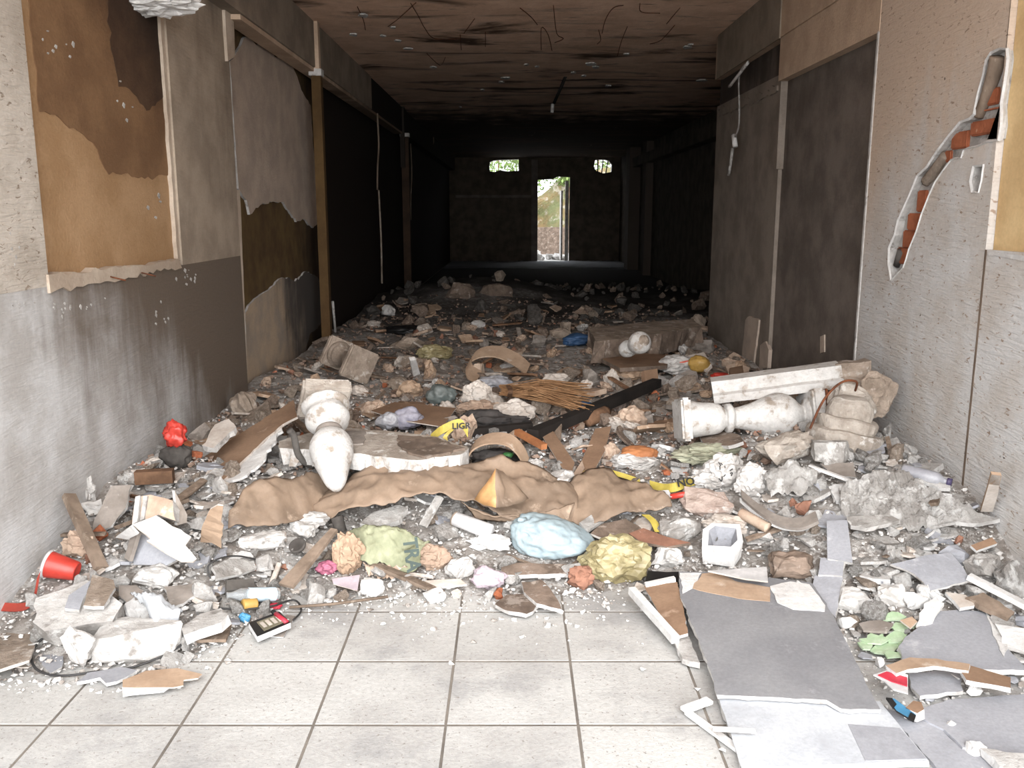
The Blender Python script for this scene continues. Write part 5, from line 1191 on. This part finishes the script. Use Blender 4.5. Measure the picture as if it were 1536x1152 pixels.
rock('brown_rock', 'dusty brown rock above the torn white corner of the big board', 'rock', 1193, 842, 72, 62, 'dusty_brown', 150, .8, rough=.1, sub=3)
rock('white_rubble', 'flat white concrete piece right of the row of tiles', 'chunk', 1283, 900, 56, 36, 'plaster', 151, .8, boxy=.5, rough=.06, sub=3)
rock('white_rubble', 'round crumbly white lump above the green flakes', 'lump', 1340, 892, 48, 46, 'plaster', 152, .8, boxy=.1, rough=.12, sub=3)
rock('white_rubble', 'small white lump right of the round crumbly one', 'lump', 1372, 900, 26, 30, 'plaster_white', 153, .8, rough=.12)
rock('white_rubble', 'white angular lump under the dark grey sheet at right', 'lump', 1398, 892, 34, 38, 'plaster_white', 154, .8, rough=.16)
slab('grey_sheet', 'flat mid-grey sheet lying over white lumps at right', 'sheet', [(1336, 846), (1380, 835), (1425, 828), (1440, 845), (1456, 870), (1396, 886), (1384, 872), (1370, 860)], .01, 'board_right', 'plaster', lift=.07, jag=.004)
rock('grey_stone', 'smooth grey stone near the right wall', 'stone', 1438, 834, 48, 36, 'board_right', 155, .8, boxy=.3, rough=.05)
slab('tan_chip', 'tan wood chip with white edge right of the smooth grey stone', 'chip', [(1456, 818), (1488, 806), (1496, 815), (1465, 826)], .014, 'cardboard', 'plaster_white', lift=.06)
rock('edge_rock', 'tall pale rock at the right picture edge', 'rock', 1528, 868, 50, 62, 'concrete', 156, .8, boxy=.3, rough=.08, sub=3)
rock('edge_rock', 'grey rock left of the tall one at the right edge', 'rock', 1480, 852, 50, 40, 'concrete', 157, .8, boxy=.4, rough=.1, sub=3)
slab('tan_wood', 'pale tan wood plank piece at the right under white strips', 'wood', [(1448, 896), (1475, 888), (1522, 918), (1512, 928)], .02, 'wood_grey', 'wood_grey', lift=.05, jag=.003)
bar('white_batten', G(1456, 866, .08), G(1545, 912, .06), .035, .02, 'plaster_white', 'white batten running into the right picture edge', 'batten')
slab('white_flake', 'white flake left of the tan plank', 'flake', [(1418, 888), (1448, 892), (1462, 908), (1440, 912)], .015, 'paper', 'plaster_white', lift=.04, jag=.004)
slab('white_flake', 'broad white flake at the right picture edge beyond the grey slab', 'flake', [(1492, 935), (1540, 942), (1545, 980), (1506, 970)], .012, 'plaster_white', 'plaster', lift=.05, jag=.005)
slab('white_flake', 'white torn flake at the top edge of the right grey slab', 'flake', [(1386, 905), (1400, 898), (1416, 905), (1398, 932), (1374, 938)], .012, 'plaster_white', 'plaster', lift=.05, jag=.004)
# big boards on the right floor
lo = [(1073, 1030), (1320, 1052), (1393, 1141), (1250, 1147), (1112, 1151)]
slab('pale_board', 'pale board lying flat at the bottom right under the big grey board', 'board', lo, .018, 'board_pale', 'plaster', zs=.026, jag=.001, key='pb', occ=.3)
pl_, o_ = PLANES['pb']
slab('grey_patch', None, None, [(1272, 1086), (1350, 1092), (1390, 1138), (1298, 1141)], .002, 'board_right', plane=pl_, parent=o_, up=.001)
hiP = [(1018, 857), (1060, 858), (1150, 866), (1217, 874), (1240, 905), (1280, 985), (1307, 1039), (1321, 1064), (1262, 1063), (1240, 1050), (1075, 1042), (1071, 1022), (1040, 940), (1020, 892)]
slab('big_grey_board', 'big grey board lying flat at the bottom right with torn paper at its top', 'board', hiP, .014, 'board_grey', 'plaster', zs=[.09, .09, .09, .09, .08, .06, .048, .042, .042, .044, .046, .05, .072, .085], jag=.002, key='bg', occ=.5)
pl_, o_ = PLANES['bg']
slab('torn_paper', None, None, [(1039, 882), (1053, 860), (1072, 859), (1104, 872), (1156, 881), (1155, 902), (1120, 899), (1065, 889)], .002, 'cardboard_pale', plane=pl_, parent=o_, up=.0025, jag=.003)
slab('white_patch', None, None, [(1155, 879), (1186, 872), (1214, 876), (1238, 908), (1237, 917), (1190, 914), (1166, 904)], .002, 'plaster_white', plane=pl_, parent=o_, up=.003, jag=.002)
slab('white_patch', None, None, [(1020, 859), (1052, 859), (1042, 880), (1024, 890)], .002, 'plaster_white', plane=pl_, parent=o_, up=.002, jag=.003)
OCC += [(.75, 3.2, .3), (.9, 2.9, .3), (.85, 3.45, .25), (1.0, 2.6, .3), (1.05, 3.2, .25)]
slab('printed_strip', 'white printed paper strip lying across the top of the big grey board', 'strip', [(1062, 856), (1150, 850), (1152, 872), (1118, 868)], .006, 'white_plastic', 'paper', zs=.125)
slab('hollow_board', 'hollow brown board with thick white edge left of the big grey board', 'board', [(966, 879), (1016, 873), (1026, 915), (1032, 950), (1010, 956), (988, 920)], .012, 'cardboard', 'plaster_white', zs=[.07, .08, .07, .06, .04, .05], jag=.002, key='hbd', occ=.15)
pl_, o_ = PLANES['hbd']
bar('white_edge', hit(948, 886, pl_), hit(1012, 958, pl_), .03, .03, 'plaster_white', parent=o_)
bar('white_edge', hit(966, 880, pl_), hit(1014, 870, pl_), .02, .03, 'plaster_white', parent=o_)
slab('edge_wedge', None, None, [(1010, 958), (1032, 952), (1050, 994), (1024, 988)], .02, 'plaster', zs=.03, parent=o_, jag=.003)
bar('white_lath', G(1028, 1066, .012), G(1110, 1126, .012), .022, .012, 'plaster_white', 'white lath under the left corner of the pale board', 'lath')
bar('white_lath', G(1028, 1064, .02), G(1066, 1050, .02), .03, .012, 'plaster_white', 'short white lath at the left corner of the big grey board', 'lath')
bar('white_lath', PZ(1070, 1093, .045), PZ(1138, 1097, .045), .018, .006, 'plaster_white', 'white splinter lying on the pale board', 'lath')
slab('right_grey_slab', 'grey slab with torn white corner at the right edge', 'slab', [(1348, 969), (1372, 945), (1397, 918), (1440, 914), (1479, 918), (1495, 945), (1512, 973), (1545, 1006), (1455, 1004), (1405, 992), (1354, 992)], .02, 'board_right', 'plaster_white', zs=[.05, .06, .075, .08, .08, .07, .055, .045, .045, .045, .045], jag=.003, key='rg', occ=.25)
pl_, o_ = PLANES['rg']; 
slab('torn_edge', None, None, [(1479, 918), (1490, 930), (1512, 973), (1506, 985), (1488, 945)], .004, 'plaster_white', plane=pl_, parent=o_, up=.003, jag=.003)
slab('wood_strip', 'curved tan strip with white edge on the right grey slab', 'strip', [(1328, 998), (1365, 986), (1405, 988), (1455, 996), (1453, 1006), (1400, 999), (1362, 1004), (1345, 1010)], .014, 'cardboard_pale', 'plaster_white', zs=.085, jag=.002)
slab('wood_strip', 'tan strip end with white edge, right of the curved one', 'strip', [(1440, 1006), (1455, 998), (1516, 1016), (1516, 1032), (1450, 1020)], .016, 'cardboard', 'plaster_white', zs=.075, jag=.002)
slab('floor_slab', 'grey slab flat on the floor at the bottom right corner', 'slab', [(1362, 1068), (1420, 1050), (1545, 1040), (1545, 1132), (1444, 1121), (1416, 1094)], .016, 'board_right', 'board_right', zs=.018, jag=.003, occ=.2)
slab('floor_slab', 'grey slab between the pale board and the bottom right corner', 'slab', [(1322, 1062), (1362, 1070), (1414, 1096), (1442, 1123), (1545, 1136), (1545, 1180), (1425, 1180), (1394, 1138)], .014, 'board_right', 'board_right', zs=.012, jag=.002, occ=.2)
slab('floor_slab', 'small grey slab under the tan strip end', 'slab', [(1362, 1008), (1440, 1005), (1445, 1036), (1380, 1044), (1366, 1030)], .014, 'board_right', 'plaster', zs=.03, jag=.003)
slab('bottom_slab', 'pale concrete slab cut by the bottom picture edge at right', 'slab', [(1470, 1122), (1545, 1130), (1545, 1175), (1500, 1150)], .025, 'plaster', 'plaster_white', zs=.04, jag=.004)
rock('white_chip_big', 'white lump at the corner of the pale concrete slab', 'lump', 1465, 1128, 34, 22, 'plaster_white', 158, .7)
slab('red_wrapper', 'white wrapper with crimson band right of the big grey board', 'wrapper', [(1310, 1012), (1335, 1004), (1362, 1012), (1362, 1040), (1340, 1034), (1325, 1020)], .004, 'white_plastic', 'white_plastic', zs=.07, key='rw')
pl_, o_ = PLANES['rw']; slab('crimson_band', None, None, [(1317, 1012), (1330, 1007), (1361, 1016), (1361, 1029), (1338, 1022)], .003, 'red_wrap', plane=pl_, parent=o_, up=.004)
slab('blue_wrapper', 'bright blue wrapper strip at the corner of the big grey board', 'wrapper', [(1329, 1046), (1342, 1048), (1374, 1072), (1370, 1081), (1345, 1066)], .006, 'blue_bright', 'black', zs=.05, key='bw')
pl_, o_ = PLANES['bw']; slab('dark_end', None, None, [(1329, 1046), (1338, 1047), (1345, 1056), (1340, 1062)], .006, 'black', plane=pl_, parent=o_, up=.002)
slab('dark_end', None, None, [(1366, 1068), (1374, 1073), (1371, 1081), (1362, 1077)], .006, 'black', plane=pl_, parent=o_, up=.002)
slab('tan_stone', 'tan flat stone with white edge by the blue wrapper', 'stone', [(1358, 1062), (1370, 1051), (1382, 1053), (1386, 1064), (1376, 1070)], .03, 'cardboard', 'plaster_white', zs=.05, jag=.002)
r_ = random.Random(12)
for k, (x, y, w, h) in enumerate([(1335, 925, 56, 16), (1350, 940, 34, 18), (1345, 955, 44, 18), (1312, 958, 50, 18), (1330, 970, 54, 18), (1356, 962, 26, 26), (1300, 968, 26, 14), (1344, 980, 50, 14), (1318, 975, 30, 12), (1366, 935, 24, 14), (1325, 940, 30, 12)]):
    pol = [(x + math.cos(a) * w / 2 * r_.uniform(.7, 1.1), y + math.sin(a) * h / 2 * r_.uniform(.7, 1.1)) for a in [j * math.pi / 3 for j in range(6)]]
    slab('green_flake', 'pale green paint flake between the big grey board and the right slab', 'flake', pol, .006, 'green_flake', 'green_flake', lift=.022 + .004 * (k % 4), jag=.012, step=.02, group='green paint flakes on the right')
slab('dark_tile_scrap', 'dark grey tile scrap among the green flakes', 'tile', [(1288, 935), (1320, 930), (1340, 935), (1330, 947), (1295, 945)], .01, 'board_dirty', 'board_dirty', lift=.045, jag=.003)
slab('tan_flake', 'tan paper flake right of the green flakes', 'flake', [(1350, 930), (1368, 925), (1376, 932), (1366, 942)], .006, 'cardboard_pale', 'paper', lift=.06, jag=.003)

# ================================================================== LOOSE RUBBLE
rnd = random.Random(77)
def blocked(x, y, m=0.0):
    for a, b, r in OCC:
        if (x - a) ** 2 + (y - b) ** 2 < (r * .75 + m) ** 2: return True
    return False
def variants(n, seed, dims, **kw):
    out = []
    for i in range(n):
        V_, F_ = rock_vf(seed + i, dims(i), **kw); out.append((V_, F_))
    return out
def spot(y0, y1, pw):
    # depth density falls with distance so that lumps keep an even spread in view
    u = rnd.random(); k = 1 - pw
    y = (y0 ** k + u * (y1 ** k - y0 ** k)) ** (1 / k)
    x = rnd.uniform(XL + .08, (XR - .08) if y < 9.5 else XRR - .3)
    return x, y
def scatter(name, label, cat, group, n, y0, y1, pw, meshes, mats, smin, smax, sink=.25, flat=False, xr=None, tries=6):
    mk = [mesh(name, v, f) for v, f in meshes]
    for i in range(n):
        for _ in range(tries):
            x, y = spot(y0, y1, pw)
            if xr: x = rnd.uniform(*xr)
            s = smin + (smax - smin) * rnd.random() ** 1.8
            if y < yfront(x) + .05 or blocked(x, y, s * .3): continue
            break
        else: continue
        k = rnd.randrange(len(mk)); m = mats[rnd.randrange(len(mats))]
        me = mk[k]
        key = (name, k, m)
        if key not in CACHE:
            c = me.copy(); c.materials.clear(); c.materials.append(MATS[m]); CACHE[key] = c
        o = bpy.data.objects.new(name, CACHE[key]); C.objects.link(o)
        o.location = (x, y, ht(x, y) + s * (.5 - sink) * (.35 if flat else .6)); o.scale = (s, s, s)
        o.rotation_euler = (rnd.gauss(0, .25 if flat else .6), rnd.gauss(0, .25 if flat else .6), rnd.uniform(0, 6.3))
        sz = 'small' if s < smin + (smax - smin) * .2 else 'large' if s > smin + (smax - smin) * .6 else 'mid-sized'
        tag(o, sz + ' ' + COLW[m] + ' ' + label + ' ' + where(x, y), cat, group)
CACHE = {}
bpy.context.view_layer.update()
HERO = []
def short(lb):
    w = lb.split(); stop = {'with', 'lying', 'beside', 'at', 'on', 'in', 'under', 'behind', 'by', 'above', 'below', 'near', 'right', 'left', 'between', 'over', 'against', 'propped', 'leaning', 'standing', 'tilted', 'resting', 'running', 'across', 'along', 'inside', 'next', 'wedged', 'tucked', 'draped', 'slumped', 'carrying', 'pointing', 'sloping', 'poking', 'stretched', 'showing', 'looped', 'half', 'among', 'just', 'hooked', 'laid', 'rising', 'hanging', 'reading', 'cut', 'through', 'far', 'from', 'spread', 'arching'}
    out = []
    for q in w:
        if q in stop and len(out) >= 2: break
        out.append(q.rstrip(','))
    return ' '.join(out[:5])
for o_ in list(C.objects):
    if o_.parent is None and o_.get('label') and not o_.get('group') and not o_.get('kind') and 2.3 < o_.location.y < 12: HERO.append((o_.location.x, o_.location.y, short(o_['label'])))
COLW = {'concrete': 'grey', 'plaster': 'white', 'concrete_tan': 'tan', 'dusty_brown': 'dusty brown', 'board_dirty': 'dull grey', 'dark_grey': 'dark', 'plaster_white': 'bright white', 'board_right': 'bluish grey', 'paper': 'pale', 'cardboard': 'brown', 'cardboard_pale': 'light brown', 'paper_tan': 'tan', 'terracotta': 'terracotta', 'brick_orange': 'orange', 'white_bag': 'whitish', 'wood_grey': 'grey', 'wood_brown': 'brown'}
def where(x, y):
    d, hx, hy, nm = min(((x - a) ** 2 + (y - b) ** 2, a, b, n_) for a, b, n_ in HERO)
    if d > 1.6: return 'far back in the dark hall, ' + ('left' if x < -.5 else 'right' if x > 1.2 else 'centre')
    dx, dy = x - hx, y - hy
    if abs(dx) > abs(dy): return ('right of the ' if dx > 0 else 'left of the ') + nm
    return ('behind the ' if dy > 0 else 'in front of the ') + nm
rr = random.Random(5)
chunk = variants(12, 300, lambda i: (1, rr.uniform(.6, .95), rr.uniform(.45, .8)), npts=15, sub=1, rough=.09, boxy=.5)
flake = []
for i in range(12):
    r = random.Random(500 + i); n = r.randint(5, 8)
    pts = [Vector((math.cos(a) * r.uniform(.3, .55), math.sin(a) * r.uniform(.2, .5), 0)) for a in [j * 2 * math.pi / n + r.uniform(-.2, .2) for j in range(n)]]
    pts = jagged(pts, .02, r, .2); V_, F_, mi = slab_from(pts, Vector((0, 0, 1)), r.uniform(.06, .14), False)
    bend = r.uniform(-.25, .25); V_ = [v + Vector((0, 0, bend * v.x * v.x * 2)) for v in V_]
    flake.append((V_, F_))
crump = [crumple_vf(700 + i, (1, .8, .5), .34, 2.4, 3, True, .07) for i in range(8)]
stick = []
for i in range(6):
    r = random.Random(800 + i); v, f = box_vf(-.5, .5, -.06 * r.uniform(.6, 1.6), .06, -.025, .025)
    stick.append(([Vector(q) + Vector((r.uniform(-.04, .04), r.uniform(-.015, .015), 0)) for q in v], f))
# whitish front, browner behind: the plaster fell in front, the burnt stuff lies inside
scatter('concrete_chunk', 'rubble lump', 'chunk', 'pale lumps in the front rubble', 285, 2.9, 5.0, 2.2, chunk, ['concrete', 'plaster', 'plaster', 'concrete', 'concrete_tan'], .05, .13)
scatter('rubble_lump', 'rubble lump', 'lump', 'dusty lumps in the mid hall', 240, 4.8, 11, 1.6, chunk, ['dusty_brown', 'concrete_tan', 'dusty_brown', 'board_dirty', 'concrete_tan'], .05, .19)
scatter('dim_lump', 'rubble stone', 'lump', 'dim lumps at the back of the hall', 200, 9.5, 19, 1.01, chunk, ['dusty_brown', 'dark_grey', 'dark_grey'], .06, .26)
scatter('plaster_shard', 'flat shard', 'shard', 'pale shards in the front rubble', 295, 2.9, 5.0, 2.0, flake, ['plaster', 'plaster_white', 'board_right', 'concrete', 'paper'], .07, .19, .3, True)
scatter('board_shard', 'board shard', 'shard', 'dusty shards in the mid hall', 230, 4.6, 12, 1.6, flake, ['dusty_brown', 'cardboard', 'concrete_tan', 'board_dirty', 'cardboard_pale', 'paper_tan'], .10, .32, .3, True)
scatter('grey_shard', 'wall shard', 'shard', 'wall shards at the right front', 70, 2.75, 4.2, 1.5, flake, ['plaster', 'plaster_white', 'board_right', 'plaster'], .08, .22, .3, True, xr=(1.15, 1.98))
scatter('heaped_lump', 'heaped lump', 'lump', 'lumps at the right front', 50, 2.75, 4.4, 1.5, chunk, ['plaster', 'concrete', 'plaster'], .05, .13, xr=(1.15, 1.98))
scatter('left_shard', 'heaped shard', 'shard', 'shards at the left wall', 55, 2.85, 4.4, 1.5, flake, ['plaster', 'concrete', 'board_dirty', 'paper'], .07, .18, .3, True, xr=(-1.82, -.9))
for i, (x, y, w) in enumerate([(1270, 935, 22), (1282, 950, 16), (1298, 985, 20), (1318, 995, 16), (1405, 1035, 22), (1420, 1030, 14), (1462, 1038, 18), (1345, 1098, 14), (1412, 1088, 16), (1425, 1088, 12), (1500, 1060, 12), (1392, 1048, 14), (1430, 1022, 16), (1525, 990, 22), (1518, 1020, 18), (1380, 905, 24), (1300, 880, 26), (1320, 870, 22), (1262, 960, 14), (1515, 960, 26)]):
    c = G(x, y, .012); s_ = w * 1.3 * (c - Vector((0, 0, H))).length / FPX
    V_, F_ = flake[i % 12] if i % 3 else chunk[i % 12]
    o = obj('white_fragment', mesh('white_fragment', [v * s_ for v in V_], F_), ['plaster_white', 'plaster', 'board_right'][i % 3], None, c + Vector((0, 0, s_ * .08))); o.rotation_euler = (0, 0, i * 1.7)
    tag(o, ['white thick', 'pale flat', 'grey flat'][i % 3] + ' fragment ' + where(c.x, c.y), 'fragment', 'fragments between the boards at right')
scatter('brick_fragment', 'brick fragment', 'brick', 'terracotta fragments', 75, 3.3, 10, 1.8, chunk, ['terracotta', 'brick_orange'], .04, .11)
scatter('crumpled_paper', 'crumpled scrap', 'paper', 'crumpled scraps', 90, 4.2, 11, 1.8, crump, ['paper', 'paper_tan', 'white_bag', 'paper', 'paper_tan', 'cardboard_pale'], .08, .20)
scatter('wood_splinter', 'wood splinter', 'splinter', 'wood splinters', 80, 3.4, 11, 1.8, stick, ['wood_grey', 'wood_brown', 'paper', 'wood_grey'], .12, .38, .2, True)
# fine grit, nobody could count it
def grit(name, label, n, y0, y1, pw, mat, smin, smax, onfloor=0.0, seed=1, xr=None):
    g = np.random.default_rng(seed); base = [rock_vf(40 + i, (1, .8, .6), 9, 0) for i in range(5)]
    VV, LL, ST = [], [], []; nv = 0; k = 1 - pw
    r = random.Random(seed)
    done = 0
    while done < n:
        y = (y0 ** k + r.random() * (y1 ** k - y0 ** k)) ** (1 / k)
        x = r.uniform(*(xr or (XL + .02, XR - .02)))
        fr = yfront(x)
        if y < fr:
            if r.random() > onfloor * math.exp(-(fr - y) * (9 if onfloor < 1 else 5)): 
                done += .05; continue
        done += 1
        s = smin + (smax - smin) * r.random() ** 3
        V_, F_ = base[r.randrange(5)]
        a, b = r.uniform(0, 6.28), r.uniform(-.8, .8)
        R = Matrix.Rotation(a, 3, 'Z') @ Matrix.Rotation(b, 3, 'X')
        z = max(ht(x, y), 0) + s * .15
        VV += [(q.x * s + x, q.y * s + y, q.z * s + z) for q in (R @ v for v in V_)]
        LL += [tuple(i + nv for i in f) for f in F_]; nv += len(V_)
    me = bpy.data.meshes.new(name); me.from_pydata(VV, [], LL); me.update()
    tag(obj(name, me, mat), label, 'grit', kind='stuff')
nmat('grit_white', (204, 202, 199), (176, 172, 168), 30, bump=0)
nmat('grit_grey', (166, 160, 154), (116, 108, 102), 30, bump=0)
nmat('grit_brown', (150, 130, 116), (112, 92, 80), 20, (160, 96, 72), (.62, .66), 12, bump=0)
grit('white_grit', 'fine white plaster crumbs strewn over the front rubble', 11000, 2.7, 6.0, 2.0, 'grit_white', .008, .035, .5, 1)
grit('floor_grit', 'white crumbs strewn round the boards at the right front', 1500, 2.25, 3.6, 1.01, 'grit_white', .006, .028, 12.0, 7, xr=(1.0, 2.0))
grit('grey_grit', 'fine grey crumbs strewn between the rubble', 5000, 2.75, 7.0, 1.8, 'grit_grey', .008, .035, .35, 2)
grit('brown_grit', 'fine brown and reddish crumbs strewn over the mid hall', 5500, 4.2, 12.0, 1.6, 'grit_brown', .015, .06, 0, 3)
# white crumbs lying singly on the tiles and boards
for i, (x, y, w) in enumerate([(311, 1003, 10), (360, 1006, 6), (588, 921, 9), (591, 928, 6), (634, 939, 4), (965, 1005, 12), (964, 966, 5), (85, 1023, 15), (1083, 1128, 14), (620, 960, 4), (411, 972, 4), (1100, 1090, 5)]):
    c = PZ(x, y, .003); s = w * c.length / FPX
    V_, F_ = rock_vf(1200 + i, (s, s * 1.1, s * .5), 14, 1, .05, .2)
    tag(obj('white_crumb', mesh('white_crumb', V_, F_), 'plaster_white', None, c + Vector((0, 0, s * .2))), 'single white plaster crumb lying loose on the paving tiles', 'crumb', 'crumbs on the tiles')
